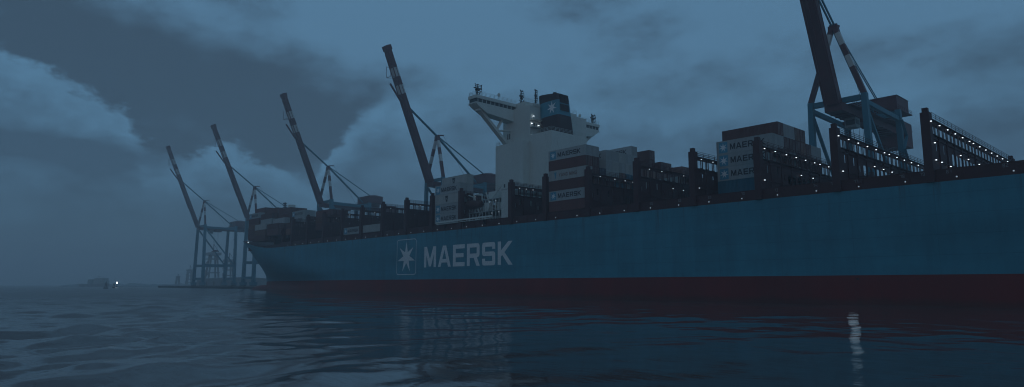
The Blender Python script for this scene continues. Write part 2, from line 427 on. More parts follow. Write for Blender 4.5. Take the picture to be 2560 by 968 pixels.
for i, X in enumerate(BR):
    if frame_me is None:
        fo = bf.build('lashing_bridge'); frame_me = fo.data
    else:
        fo = bpy.data.objects.new('lashing_bridge', frame_me); COL.objects.link(fo)
    dz = -3.6 if i >= 17 else 0
    fo.parent = ship; fo.location = (X - SHIP[0] - .1, -SHIP[1], dz)
    if i >= 17: fo.scale = (1, .93 if i == 17 else .84, 1); fo.location.y = -SHIP[1] + YC * (1 - fo.scale[1])
    if rail_me is None:
        ro = brl.build('handrail'); rail_me = ro.data
    else:
        ro = bpy.data.objects.new('handrail', rail_me); COL.objects.link(ro)
    ro.parent = fo
    if i == 3: lamp_me = None; lm = lamp_mesh('lamp_dim')
    for y, z in SETS[i]:
        if lamp_me is None:
            lo = lm.build('lamp'); lamp_me = lo.data
        else:
            lo = bpy.data.objects.new('lamp', lamp_me); COL.objects.link(lo)
        lo.parent = fo; lo.location = (1.2, y, z)

# ------------------------------------------------------------------ deckhouse, wings, funnel
W = 'white_paint'
def deckhouse():
    mb = MB()
    mb.box(-141.3, -129.9, 122.6, 152.4, 17.9, 42.6, W)            # accommodation block
    mb.box(-141.25, -130.0, 125.5, 149.5, 42.6, 53.2, W)           # tower under the bridge
    mb.box(-129.9, -121.45, 125.3, 139.4, 17.9, 44.5, W)           # engine casing
    # recessed stair landings on the aft face
    for z in (41.0, 43.8, 46.8, 49.0):
        mb.box(-130.0, -128.6, 125.45, 129.4, z, z + .1, W)
    dh = sp(mb, 'deckhouse')
    r = MB()
    r.rail((-141.2, 122.7, 42.6), (-130, 122.7, 42.6), W, 1.05, 3, 1.5)
    r.rail((-141.2, 122.7, 42.6), (-141.2, 125.4, 42.6), W, 1.05, 3, 1.5)
    r.rail((-129.8, 125.4, 44.5), (-121.5, 125.4, 44.5), W, 1.05, 3, 1.5)
    r.rail((-121.5, 125.4, 44.5), (-121.5, 139.3, 44.5), W, 1.05, 3, 1.5)
    for z in (46.8, 49.0, 43.8, 41.1): r.rail((-128.65, 125.5, z), (-128.65, 129.3, z), W, 1.0, 3, 1.2, .045)
    sp(r, 'handrail', dh)
    def win(*a):
        w = MB(); w.box(*a, 'window_glass'); sp(w, 'window', dh)
    for (y, z) in ((127.0, 47.0), (127.9, 47.0)): win(-129.99, -129.96, y, y + .45, z, z + 1.2)
    for x in (-139.4, -138.6): win(x, x + .4, 125.46, 125.49, 44.7, 46.3)
    for x in (-139.4, -137.4, -135.4, -133.4, -131.6):
        for z in (23.5, 26.7): win(x, x + .5, 122.56, 122.59, z, z + .8)
    lst = [(-129.75, 126.6, 50.1), (-129.75, 125.9, 47.9), (-129.75, 128.6, 47.7), (-129.75, 125.8, 44.6), (-129.75, 125.8, 42.0)]
    for k, (x, y, z) in enumerate(lst):
        l = MB(); l.box(x, x + .25, y - .2, y + .2, z - .08, z + .08, 'lamp_cold' if k < 3 else 'lamp_deck'); sp(l, 'lamp', dh)
    # column and deck joining the house to the ship's side
    c = MB()
    c.box(-125.6, -122.4, 111.0, 114.2, 17.9, 29.4, W)
    c.box(-125.4, -122.2, 114.2, 125.3, 26.5, 28.6, W)
    c.box(-125.61, -122.4, 110.96, 111.0, 27.0, 27.2, 'box_grey')
    co = sp(c, 'side_column')
    h = MB(); h.box(-124.6, -124.1, 110.93, 110.97, 27.6, 28.5, 'window_glass'); sp(h, 'vent', co)
    # bridge with its two wings
    b = MB()
    # hull-like wing box: bottom deepens toward the tower
    def wing(y0, y1, ym, sgn):
        # y0 tip, y1 tower side
        xa, xb = -140.0, -136.7
        pts = [(y0, 52.6), (y0 + sgn * 1.0, 51.9), (ym, 50.4), (y1, 49.6)]
        for (ya, za), (yb, zb) in zip(pts, pts[1:]):
            fs = [(xa, ya, za), (xb, ya, za), (xb, yb, zb), (xa, yb, zb)]
            b.face(fs if sgn < 0 else fs[::-1], W)
            f2 = [(xb, ya, za), (xb, yb, zb), (xb, yb, 52.7), (xb, ya, 52.7)]
            b.face(f2 if sgn > 0 else f2[::-1], W)
            f3 = [(xa, ya, za), (xa, yb, zb), (xa, yb, 52.7), (xa, ya, 52.7)]
            b.face(f3[::-1] if sgn > 0 else f3, W)
    wing(111.5, 125.5, 115.5, 1); wing(163.5, 149.5, 159.5, -1)
    b.box(-140.0, -136.7, 111.5, 163.5, 52.7, 53.05, W)
    b.box(-139.9, -136.85, 111.65, 163.35, 53.05, 54.05, 'window_glass')
    b.box(-140.1, -136.55, 111.35, 163.65, 54.05, 54.95, W)
    b.box(-142.0, -133.0, 126.5, 148.5, 53.2, 55.1, W)
    b.box(-133.0, -129.8, 126.5, 131.0, 53.2, 54.0, W)
    y = 112.2
    while y < 163.4:
        for x in (-136.86, -139.96): b.box(x, x + .07, y - .1, y + .1, 53.05, 54.05, W)
        y += 1.55
    bo = sp(b, 'bridge_wing')
    for s in (1, -1):
        st = MB()
        f = lambda y: YC + s * (y - YC)
        st.beam((-138.3, f(113.9), 51.4), (-138.3, f(125.6), 41.7), 1.5, .8, W)
        st.beam((-138.3, f(120.2), 46.4), (-138.3, f(122.6), 50.4), .8, .5, W)
        st.beam((-138.3, f(120.2), 46.4), (-138.3, f(125.6), 47.1), .8, .4, W)
        st.box(-139.2, -137.3, min(f(113.2), f(115.4)), max(f(113.2), f(115.4)), 51.0, 51.75, W)
        sp(st, 'wing_strut', bo)
    rr = MB()
    rr.rail((-136.7, 111.6, 54.95), (-136.7, 126.3, 54.95), W, 1.1, 3, 1.6); rr.rail((-139.9, 111.6, 54.95), (-139.9, 163.4, 54.95), W, 1.1, 3, 1.6)
    rr.rail((-136.7, 148.6, 54.95), (-136.7, 163.4, 54.95), W, 1.1, 3, 1.6); rr.rail((-139.9, 111.6, 54.95), (-136.7, 111.6, 54.95), W, 1.1, 3, 1.6)
    rr.rail((-133.0, 126.6, 55.1), (-133.0, 148.4, 55.1), W, 1.1, 3, 1.6)
    rr.rail((-139.9, 111.2, 51.8), (-136.7, 111.2, 51.8), W, 1.0, 2, 1.6); rr.rail((-139.9, 163.8, 51.8), (-136.7, 163.8, 51.8), W, 1.0, 2, 1.6)
    sp(rr, 'handrail', bo)
    # dark lattice masts with radar gear on top
    def mast(name, x, y, z, h, seed, wide):
        rng = random.Random(seed); m = MB(); K = 'black_steel'
        m.cyl((x, y, z), (x, y, z + h), .16, K, .10, 8)
        m.cyl((x + .5, y + .9 * wide, z), (x + .4, y + .8 * wide, z + h * .95), .07, K, .06, 6)
        for k in range(7):
            zz = z + h * (.15 + .13 * k); w = wide * rng.uniform(.5, 1.1)
            m.beam((x, y - w * .6, zz), (x, y + w, zz), .09, .09, K)
            m.beam((x - w * .5, y, zz), (x + w * .5, y, zz), .08, .08, K)
            for s in (-.6, 1):
                m.box(x - .1, x + .1, y + w * s - .12, y + w * s + .12, zz, zz + rng.uniform(.2, .5), K)
        m.beam((x, y - wide, z + h * .62), (x, y + wide, z + h * .62), .2, .28, K)
        m.cyl((x, y, z + h * .45), (x, y, z + h * .52), .5 * wide, K, .5 * wide, 10)
        return sp(m, name, bo)
    mast('mast', -137.5, 112.6, 54.95, 3.4, 1, 1.35); mast('mast', -137.2, 129.0, 55.1, 4.6, 5, .8)
    mast('mast', -131.2, 129.0, 54.0, 4.6, 8, .5); mast('mast', -137.5, 161.3, 54.95, 3.2, 3, 1.2)
    d = MB()
    for y in (120.4, 154.9):
        d.cyl((-137.4, y, 54.95), (-137.4, y, 56.3), .09, W); d.ball((-137.4, y, 56.7), (.45, .45, .6), W, 12, 8)
    sp(d, 'radar_dome', bo, True)
    for (y, z) in ((128.5, 54.6), (132.4, 54.6), (136.4, 54.6)):
        l = MB(); l.ball((-132.85, y, z), .13, 'lamp_deck', 8, 5); sp(l, 'lamp', bo)
    # outboard platforms, ladders and posts between the lifeboat and the column
    p = MB()
    for z in (19.4, 22.2, 25.3): p.box(-140.2 if z < 25 else -133.8, -125.7, 112.0, 122.5, z, z + .18, 'box_grey')
    p.box(-133.6, -130.4, 113.5, 117.5, 25.5, 27.6, W); p.box(-133.9, -132.0, 112.3, 113.4, 22.5, 24.6, W)
    x = -139.9
    while x < -125.6:
        p.beam((x, 112.15, 17.9), (x, 112.15, 22.2), .13, .13, W)
        if x > -133.9: p.beam((x, 112.15, 22.3), (x, 112.15, 25.3), .16, .16, W)
        x += 1.35
    p.beam((-137.6, 112.05, 19.6), (-134.6, 112.05, 22.3), .3, .12, W); p.beam((-132.2, 112.05, 22.4), (-130.0, 112.05, 25.3), .3, .12, W)
    p.beam((-130.5, 112.2, 25.5), (-127.0, 112.2, 28.4), .22, .12, W)
    for x in (-137.0, -131.8): p.beam((x, 113.0, 22.3), (x - .4, 111.4, 27.2), .3, .3, W)
    pl = sp(p, 'side_platform')
    q = MB()
    for z, xa in ((19.6, -140.1), (22.38, -140.1), (25.5, -133.7)):
        q.rail((xa, 112.1, z), (-125.8, 112.1, z), W, 1.05, 3, 1.3, .05)
    sp(q, 'handrail', pl)
    for (x, z) in ((-131.3, 24.6), (-128.8, 24.7), (-130.4, 21.6), (-127.6, 21.7)):
        l = MB(); l.ball((x, 111.9, z), .14, 'lamp_deck', 8, 5); sp(l, 'lamp', pl)
    g = MB(); g.beam((-151.5, 109.6, 19.75), (-127.2, 109.6, 19.95), .7, .16, W); g.beam((-151.5, 109.2, 20.25), (-127.2, 109.2, 20.45), .07, .4, W)
    for k in range(13): g.beam((-151 + 1.9 * k, 109.25, 19.8), (-151 + 1.9 * k, 109.25, 20.4), .06, .06, W)
    for x in (-148, -139.6, -131): g.box(x, x + .3, 109.4, 110.4, 18.6, 19.6, 'black_steel')
    sp(g, 'gangway')
deckhouse()
def funnel():
    # rounded, slightly raked; bands in paint
    def ring(z):
        t = (z - 44.5) / 11.5
        xa = -130.3 - 1.2 * t; xb = -121.6 - .9 * t
        ya, yb = 128.9 - .35 * (1 - t) ** 2, 134.9 - 1.0 * t
        pts = []; r = 1.6
        for cx, cy, a0 in ((xa + 4.2, ya + 2.4, 180), (xb - 1.0, ya + .9, 270), (xb - 1.0, yb - .9, 0), (xa + 4.2, yb - 2.4, 90)):
            rx, ry = (4.2, 2.4) if cx < (xa + xb) / 2 else (1.0, .9)
            for k in range(7):
                a = radians(a0 + 15 * k); pts.append((cx + rx * cos(a), cy + ry * sin(a), z))
        return pts
    zs = [(44.5, 'crane_dark'), (49.7, 'funnel_blue'), (54.2, 'crane_dark')]
    mb = MB()
    lv = [44.5, 47, 49.7, 52, 54.0, 56.1]
    for za, zb in zip(lv, lv[1:]):
        A, B = ring(za), ring(zb); mat = 'funnel_blue' if 49.7 <= za < 54.0 else 'funnel_dark'
        n = len(A)
        if zb == 56.1: B = [(x, y, zb + .55 * (-(x + 125.5)) / 5) for x, y, _ in B]
        mb.poly(A + B, [(k, (k + 1) % n, n + (k + 1) % n, n + k) for k in range(n)], mat)
    mb.poly([(x, y, z - .5) for x, y, z in ring(56.1)], [tuple(range(28))], 'black_steel')
    for y in (130.3, 132.4): mb.cyl((-124.8, y, 55), (-124.8, y, 56.6), .55, 'black_steel')
    f = sp(mb, 'funnel')
    s = MB(); star(s, -124.6, 52.0, 1.95, 128.80, 'mark_white', .36); sp(s, 'star_emblem', f)
    l = MB()
    for z0, z1 in ((53.2, 55.6), (50.9, 52.6)):
        z = z0
        while z < z1: l.box(-122.3 - (z - 50.9) * .08, -121.85 - (z - 50.9) * .08, 129.6, 133.0, z, z + .16, 'funnel_dark'); z += .28
    sp(l, 'louvre', f)
paint('funnel_dark', (.035, .009, .010), .55, .15, .4)
funnel()
# foremast on the bow
def foremast():
    m = MB(); m.box(-316, -309.5, 135.2, 139.8, 22, 25.5, W)
    m.cyl((-312, YC, 24), (-312, YC, 39.5), .9, W, .8, 12); m.box(-313.3, -310.7, 136.1, 138.9, 39.5, 41.9, W)
    m.cyl((-320, YC, 22), (-320, YC, 41.8), .25, W, .18, 8)
    for z in (41.2, 42.2, 43.1): m.box(-320.3, -319.7, 136.6, 138.4, z, z + .4, 'black_steel'); m.box(-320.9, -319.1, 137.2, 137.8, z + .4, z + .7, 'black_steel')
    o = sp(m, 'foremast')
    b = MB()  # mooring gear and breakwater on the forecastle
    b.box(-331, -329.5, 128, 131, 23.8, 26.0, 'box_grey'); b.box(-326.5, -324, 123.6, 126, 23.6, 25.9, 'box_grey'); b.box(-329.6, -328.2, 126.5, 127.8, 23.8, 25.6, 'bridge_brown')
    b.box(-318.2, -317.9, 121.5, 153.5, 23.0, 26.0, 'bridge_brown')
    sp(b, 'breakwater')
foremast()
for (x, y, z) in ((-300.5, 112.9, 21.9),):
    l = MB(); l.box(x - .15, x + .15, y - .15, y + .15, z - .1, z + .1, 'lamp_cold'); sp(l, 'bow_lamp')

# lifeboat
lb = empty('lifeboat', (-139.4, 113, 23), 'dark orange enclosed lifeboat hanging in davits beside the white deckhouse', 'lifeboat')
def lifeboat():
    mb = MB(); n = 14; prof = [(-4.2, .15, .2), (-3.9, .7, .5), (-3.2, 1.15, .85), (-1.8, 1.45, 1.15), (0, 1.5, 1.25), (2.0, 1.45, 1.2), (3.3, 1.2, 1.0), (3.9, .8, .7)]
    vs = []
    for x, ry, rz in prof:
        for k in range(n):
            a = 2 * pi * k / n; vs.append((-139 + x, 112.6 + ry * cos(a), 24.6 + rz * sin(a) * (1.15 if sin(a) < 0 else 1)))
    fs = [(i * n + k, (i + 1) * n + k, (i + 1) * n + (k + 1) % n, i * n + (k + 1) % n) for i in range(len(prof) - 1) for k in range(n)]
    fs += [tuple(range(n)), tuple(range((len(prof) - 1) * n, len(prof) * n))[::-1]]
    mb.poly(vs, fs, 'boat_orange')
    o = mb.build('hull', lb, (-139, 113, 23), True)
    c = MB(); c.box(-137.3, -136.0, 112.0, 113.2, 25.7, 26.5, 'boat_orange'); c.box(-137.31, -136.7, 111.96, 111.99, 26.0, 26.3, 'window_glass'); c.build('conning_hatch', lb, (-139, 113, 23))
    for x in (-140.2, -136.6):
        d = MB(); d.beam((x, 114.6, 22.4), (x, 114.0, 27.0), .3, .3, W); d.beam((x, 114.0, 27.0), (x, 112.2, 27.3), .28, .28, W); d.beam((x, 112.6, 27.2), (x, 112.6, 25.6), .05, .05, 'rope')
        d.build('davit', lb, (-139, 113, 23))
lifeboat()

# ================================================================== CONTAINERS
CL, CW = 11.6, 2.32
BODY = {}
def body_mesh(color, h, letter):
    key = (color, h, letter)
    if key in BODY: return BODY[key]
    mb = MB(); L_, w = CL, CW; mat = 'box_' + color
    # corrugated long sides
    def side(y, out):
        n = 40; x0, x1 = .16, L_ - .16; z0, z1 = .16, h - .12; pts = []
        st = (x1 - x0) / n
        for k in range(n):
            a = x0 + k * st
            pts += [(a, 0), (a + st * .3, 0), (a + st * .5, .045), (a + st * .8, .045)]
        pts.append((x1, 0))
        vs = [(x, y + out * d, z) for z in (z0, z1) for x, d in pts]
        m_ = len(pts)
        mb.poly(vs, [((k, k + 1, m_ + k + 1, m_ + k) if out < 0 else (k + 1, k, m_ + k, m_ + k + 1)) for k in range(m_ - 1)], mat)
    side(.058, -1)
    mb.face([(0.1, w - .02, .1), (.1, w - .02, h - .1), (L_ - .1, w - .02, h - .1), (L_ - .1, w - .02, .1)], mat)
    # end walls, roof, floor
    mb.face([(.03, .05, .05), (.03, .05, h - .05), (.03, w - .05, h - .05), (.03, w - .05, .05)], mat)
    mb.face([(L_ - .09, .05, .05), (L_ - .09, w - .05, .05), (L_ - .09, w - .05, h - .05), (L_ - .09, .05, h - .05)], mat)
    mb.face([(.05, .05, h - .02), (L_ - .05, .05, h - .02), (L_ - .05, w - .05, h - .02), (.05, w - .05, h - .02)], mat)
    mb.face([(.05, .05, .05), (.05, w - .05, .05), (L_ - .05, w - .05, .05), (L_ - .05, .05, .05)], mat)
    # frame
    for y0, y1 in ((0, .12), (w - .12, w)):
        mb.box(.16, L_ - .16, y0, y1, 0, .16, mat); mb.box(.16, L_ - .16, y0, y1, h - .12, h, mat)
        for x0, x1 in ((0, .16), (L_ - .16, L_)): mb.box(x0, x1, y0, y1, 0, h, mat)
    for x0, x1 in ((0, .13), (L_ - .13, L_)): mb.box(x0, x1, .12, w - .12, h - .12, h, mat); mb.box(x0, x1, .12, w - .12, 0, .14, mat)
    BODY[key] = mb; return mb
def letter_mesh(kind, h):
    mb = MB(); y = -.008
    if kind == 'star':
        mb.face([(.55, y, .25), (2.4, y, .25), (2.4, y, h - .25), (.55, y, h - .25)], 'logo_blue')
        star(mb, 1.475, h / 2, (h - .5) * .44, y - .006, 'mark_white', .36)
        text(mb, 'MAERSK', 2.95, 10.15, h * .27, h * .72, y, 'letter_dark')
    elif kind == 'name':
        mb.face([(1.95, y, .5), (2.45, y, .5), (2.45, y, .68), (1.95, y, .68)], 'logo_blue'); mb.face([(2.1, y, .7), (2.3, y, .7), (2.55, y, 1.75), (1.85, y, 1.75)], 'logo_blue')
        mb.face([(1.8, y, 1.77), (2.6, y, 1.77), (2.6, y, 1.93), (1.8, y, 1.93)], 'logo_blue')
        text(mb, 'YANG MING', 3.3, 8.9, h * .33, h * .66, y, 'letter_faint', .2)
    elif kind == 'mark':
        for k, (a, b) in enumerate(((.62, .82), (.42, .60), (.2, .38))):
            mb.face([(4.9 + .1 * k, y, h * a), (6.1 - .1 * k, y, h * a), (6.1 - .1 * k, y, h * b), (4.9 + .1 * k, y, h * b)], 'letter_dark')
        mb.face([(5.3, y - .005, h * .46), (5.7, y - .005, h * .46), (5.7, y - .005, h * .56), (5.3, y - .005, h * .56)], 'box_white')
    return mb
def door_mesh(color, h, side):
    mb = MB(); w = CW; y0, y1 = (.13, w / 2 - .015) if side == 0 else (w / 2 + .015, w - .13)
    mb.box(CL - .08, CL - .03, y0, y1, .15, h - .13, 'box_' + color)
    for f in (.28, .74):
        y = y0 + (y1 - y0) * f; mb.cyl((CL - .0, y, .12), (CL - .0, y, h - .12), .024, 'box_grey', n=6)
    for z in (.5, .95, h - .6): mb.box(CL - .03, CL + .0, y0 + .04, y1 - .04, z, z + .05, 'box_' + color)
    return mb
CACHE = {}
def make_container(color, h, letter, loc, label, group):
    key = (color, h, letter)
    if key not in CACHE:
        o = body_mesh(*key).build('shipping_container')
        for s in (0, 1): door_mesh(color, h, s).build('door', o)
        if letter: letter_mesh(letter, h).build('lettering', o)
        CACHE[key] = o; first = True
    else:
        o = copy_tree(CACHE[key])
    o.location = loc
    tag(o, label, 'container', group)
    return o
ORD = ['', 'one', 'two', 'three', 'four', 'five', 'six', 'seven', 'eight', 'nine', 'ten', 'eleven', 'twelve', 'thirteen', 'fourteen', 'fifteen', 'sixteen', 'seventeen', 'eighteen', 'nineteen', 'twenty']
LOOK = {'grey': 'grey', 'white': 'off white', 'maroon': 'maroon', 'brown': 'reddish brown', 'teal': 'teal blue', 'dark': 'dark navy'}
CODE = {'G': ('grey', 'star'), 'g': ('grey', None), 'W': ('white', None), 'Y': ('white', 'name'), 'K': ('white', 'mark'), 'M': ('maroon', None), 'B': ('brown', None), 'T': ('teal', None), 'D': ('dark', None)}
TXT = {'star': ' with star logo', 'name': ' with faint red lettering', 'mark': ' with square dark mark', None: ''}
def stack(bay, xf, row, top, codes, h=2.42, y=None):
    """codes from the top tier down"""
    y0 = 110.25 + 2.4 * row if y is None else y
    z = top
    for k, c in enumerate(codes):
        z -= h
        if c == '-': continue
        color, let = CODE[c]
        lab = f"{LOOK[color]} container{TXT[let]}, tier {ORD[k+1]}, row {ORD[row+1]} in, {BAYS[bay]}"
        make_container(color, round(h - .03, 2), let, (xf, y0, z), lab, 'containers stacked on the ship')
BAYS = {'A': 'bay behind funnel', 'B': 'low bay second behind funnel', 'R': 'aftmost loaded bay', 'L': 'bay ahead of lifeboat',
        'P': 'bay under third crane', 'Q': 'fourth bay ahead of lifeboat', 'S': 'fifth bay ahead of lifeboat',
        'c2': 'fifth loaded bay from bow', 'c3': 'fourth loaded bay from bow', 'c4': 'third loaded bay from bow', 'c5': 'second loaded bay from bow', 'c6': 'foremost loaded bay'}
xa = -107.85
stack('A', xa, 0, 34.4, 'GMYMGM', 2.42); stack('A', xa, 1, 34.4, 'gMMB')
stack('A', xa, 2, 29.6, 'DMM'); stack('A', xa, 3, 34.1, 'GgWM'); stack('A', xa, 4, 34.1, 'gWgTM'); stack('A', xa, 5, 34.1, 'WgBTM')
stack('A', xa, 6, 34.1, 'gWTgM'); stack('A', xa, 7, 36.4, 'GGgTTM'); stack('A', xa, 8, 31.6, 'MTB'); stack('A', xa, 9, 31.6, 'BMg')
stack('A', xa, 10, 36.4, 'MMBM'); stack('A', xa, 11, 31.6, 'MgB'); stack('A', xa, 12, 34.0, 'MBMT'); stack('A', xa, 13, 34.0, 'BMMT')
stack('A', xa, 14, 31.6, 'MgT'); stack('A', xa, 15, 31.6, 'BTM'); stack('A', xa, 16, 34.0, 'BMTg'); stack('A', xa, 17, 34.0, 'MBTM'); stack('A', xa, 18, 31.6, 'BMg')
xb = -94.6
for r_, c_ in ((7, 'W'), (8, 'B'), (9, 'g'), (10, 'M'), (11, 'W'), (12, 'B'), (13, 'T'), (14, 'W'), (15, 'T'), (16, 'g'), (17, 'M')):
    stack('B', xb, r_, 27.3, c_ + 'M')
xr = -67.95
stack('R', xr, 3, 31.3, 'GGGT', 2.66); stack('R', xr, 4, 33.9, 'MgMM', 2.6); stack('R', xr, 5, 33.9, 'gMBM', 2.6); stack('R', xr, 6, 33.9, 'gMgM', 2.6)
stack('R', xr, 7, 33.9, 'BMMW', 2.6); stack('R', xr, 8, 33.9, 'MBMM', 2.6); stack('R', xr, 9, 31.3, 'MBg', 2.6); stack('R', xr, 10, 31.3, 'gMM', 2.6); stack('R', xr, 11, 31.3, 'gBM', 2.6)
xl = -153.5
stack('L', xl, 0, 31.0, 'GKGG', 2.72); stack('L', xl, 1, 33.6, 'KgMM', 2.72)
for r_ in (1, 2, 3): stack('P', -233.6, r_, 30.5, 'MBM')
stack('Q', -194.2 + .3, 0, 22.35, 'W', 2.42); stack('S', -207.0, 0, 22.35, 'G', 2.42)
x2, x3, x4, x5, x6 = -260.2, -273.4, -286.6, -299.9, -313.2
stack('c2', x2, 2, 32.6, 'GGMM'); stack('c2', x2, 3, 32.6, 'gMMM'); stack('c2', x2, 4, 30.2, 'MMB'); stack('c2', x2, 1, 27.8, 'MB'); stack('c2', x2, 5, 30.2, 'BMM')
stack('c3', x3, 2, 34.8, 'MMMMB'); stack('c3', x3, 3, 34.8, 'MMWBM'); stack('c3', x3, 4, 34.8, 'BMgM'); stack('c3', x3, 1, 30.4, 'gMM'); stack('c3', x3, 0, 28.0, 'MM'); stack('c3', x3, 5, 32.4, 'gM')
stack('c4', x4, 0, 28.6, 'WBM'); stack('c4', x4, 1, 33.4, 'MgMBM'); stack('c4', x4, 2, 35.8, 'MMTgM'); stack('c4', x4, 3, 35.8, 'gMMB'); stack('c4', x4, 4, 35.8, 'WM')
stack('c5', x5, 1, 34.6, 'GMBMM'); stack('c5', x5, 2, 37.0, 'MBM'); stack('c5', x5, 3, 37.0, 'BM'); stack('c5', x5, 4, 37.0, 'MM'); stack('c5', x5, 5, 37.0, 'MB')
stack('c6', x6, 3, 33.6, 'MBMM'); stack('c6', x6, 4, 33.6, 'MM'); stack('c6', x6, 5, 33.6, 'BM')

# ================================================================== QUAY AND CRANES
q = MB(); q.box(-655, 260, 168.2, 520, -6, 1.9, 'concrete'); q.box(-655, 260, 167.9, 168.2, -.6, 1.6, 'rubber')
tag(q.build('quay', None, (0, 168, 0), loc=(0, 168, 0)), kind='structure', label='long pale concrete quay behind the ship')
def crane(name, Xc, sp_top, sp_base, tip, label, detail=True):
    O = (Xc, 184, 1.9)
    root = empty('container_crane', O, label, 'crane', 'ship to shore cranes with raised booms'); lw = 1.0 if Xc > -300 else 1.3
    def part(mb, nm, par=None):
        o = mb.build(nm, par or root, O); return o
    X = lambda d: Xc + d
    D, T, Wh = 'crane_dark', 'crane_teal', 'crane_white'
    a, b = sp_top, sp_base
    YW, YL, ZT = 172.0, 196.0, 50.3
    for s in (-1, 1):
        for y in (YW, YL):
            m = MB(); m.beam((X(s * b), y, 5.5), (X(s * a), y, ZT), 1.55 * lw, 1.65 * lw, T, (0, 1, 0), 1.3 * lw, 1.35 * lw); part(m, 'leg')
            bg = MB(); bg.box(X(s * b) - 5.2, X(s * b) + 5.2, y - .7, y + .7, 3.2, 4.6, T)
            for k in range(8):
                cx = X(s * b) - 4.6 + k * 1.31
                bg.cyl((cx, y - .35, 2.35), (cx, y + .35, 2.35), .5, 'rubber', n=12)
            bg.box(X(s * b) - 5.0, X(s * b) + 5.0, y - .5, y + .5, 2.3, 3.2, T); bg.box(X(s * b) - 1.6, X(s * b) + 1.6, y - .9, y + .9, 4.6, 6.2, T); part(bg, 'bogie')
        m = MB(); zf = 18.0; xx = X(s * (b + (a - b) * (zf - 5.5) / 45))
        m.beam((xx, YW + 1, zf), (xx, YL - 1, zf), 1.0 * lw, 1.4 * lw, T); part(m, 'tie_beam')
        m = MB(); m.beam((X(s * a), YW + .9, ZT - 2.2), (X(s * a), YL - .9, ZT - 2.6), .95 * lw, 1.15 * lw, T); part(m, 'top_beam')
        m = MB(); m.beam((X(s * a), YW + .8, ZT - 3.6), (xx, YL - 1, zf + 1.2), .7 * lw, .7 * lw, T); part(m, 'diagonal_brace')
    for y, z in ((YW, ZT - .9), (YL, ZT - 1.0)):
        m = MB(); m.beam((X(-a + .9), y, z), (X(a - .9), y, z), 1.1, 1.35, T); part(m, 'cross_beam')
    for y in (YW, YL):
        m = MB(); m.beam((X(-b + .9), y, 7.4), (X(b - .9), y, 7.4), 1.3, 1.8, T); part(m, 'sill_beam')
    # girder with walkways
    m = MB(); m.box(X(-2.15), X(2.15), 169.2, 219.5, 46.4, 48.5, D); m.box(X(-3.3), X(-2.2), 173, 219, 48.3, 48.42, D); m.box(X(2.2), X(3.3), 173, 219, 48.3, 48.42, D)
    for y in range(173, 219, 3): m.box(X(-2.3), X(2.3), y, y + .25, 46.2, 46.4, D)
    g = part(m, 'girder')
    m = MB()
    for s in (-1, 1): m.rail((X(s * 3.3), 173, 48.4), (X(s * 3.3), 196, 48.4), T if s > 0 else D, 1.1, 2, 1.6, .07)
    part(m, 'handrail', g)
    # raised boom: hinge to tip, painted bands
    P0, P1 = Vector((Xc, 169.3, 48.4)), Vector((Xc, tip[0], tip[1])); dirb = (P1 - P0).normalized()
    m = MB(); fr = [0, .655, .72, .78, .845, 1.0]; cols = [D, Wh, D, Wh, D]
    for (f0, f1, c) in zip(fr, fr[1:], cols):
        m.beam(P0.lerp(P1, f0), P0.lerp(P1, f1), 3.7 - .3 * f0, 2.3 - .5 * f0, c, (0, 1, 0), 3.7 - .3 * f1, 2.3 - .5 * f1)
    m.beam(P0.lerp(P1, .97), P0.lerp(P1, 1.005), 4.0, 2.3, D, (0, 1, 0))
    n2 = (Vector((0, 1, 0)) - dirb * dirb.y).normalized()
    for s in (-1.3, 1.3):
        m.beam(P0 + Vector((s, 0, 0)) - n2 * 1.2, P0.lerp(P1, .95) + Vector((s, 0, 0)) - n2 * 1.05, .3, .35, D, (0, 1, 0))
    bo = part(m, 'boom')
    m = MB()
    for k in range(24):
        f = .12 + k * .034
        p = P0.lerp(P1, f); m.beam(p + Vector((-2.0, 0, 0)), p + Vector((-1.6, 0, 0)), .25, .5, T); m.beam(p + Vector((1.6, 0, 0)), p + Vector((2.05, 0, 0)), .12, .12, T)
    for s in (-2.0, 2.05): m.beam(P0.lerp(P1, .1) + Vector((s, 0, 0)), P0.lerp(P1, .93) + Vector((s, 0, 0)), .16, .16, D)
    part(m, 'walkway', bo)
    m = MB(); c = P0.lerp(P1, .79)
    for dx in (-1.6, 1.6):
        m.beam(c + Vector((dx, -3.6, -1.5)), c + Vector((dx, -3.9, 3.4)), .14, .14, D); m.beam(c + Vector((dx, -3.6, -1.5)), c + Vector((dx, -.8, -1.0)), .14, .14, D); m.beam(c + Vector((dx, -3.9, 3.4)), c + Vector((dx, -1.1, 3.6)), .14, .14, D)
    m.beam(c + Vector((-1.6, -3.6, -1.5)), c + Vector((1.6, -3.6, -1.5)), .14, .14, D); part(m, 'basket', bo)
    m = MB(); m.beam(P0.lerp(P1, .60) - n2 * 1.6, P0.lerp(P1, .745) - n2 * 4.2 , .5, .7, D, (0, 1, 0)); m.beam(P0.lerp(P1, .60) - n2 * 1.6, P0.lerp(P1, .24) - n2 * 1.8, .3, .4, D, (0, 1, 0)); part(m, 'forestay_link', bo)
    # A-frame
    AP = Vector((Xc, 172.9, 69.3))
    for s in (-1, 1):
        A0 = AP + Vector((s * .6, 0, -.5)); A1 = Vector((X(s * a), YW, ZT)); m = MB(); fr = [0, .06, .25, .42, .60, 1]; cols = [D, Wh, D, Wh, D]
        for f0, f1, c in zip(fr, fr[1:], cols): m.beam(A0.lerp(A1, f0), A0.lerp(A1, f1), 1.15, 1.15, c, (0, 1, 0))
        part(m, 'frame_leg')
    m = MB(); m.box(X(-1.2), X(1.2), 172.3, 173.6, 68.7, 69.9, D); m.beam(AP + Vector((0, .6, 1.1)), AP + Vector((0, 3.6, 1.5)), .6, .5, D); m.cyl((X(-.9), 173, 70.0), (X(.9), 173, 70.0), .5, D, n=12); part(m, 'apex')
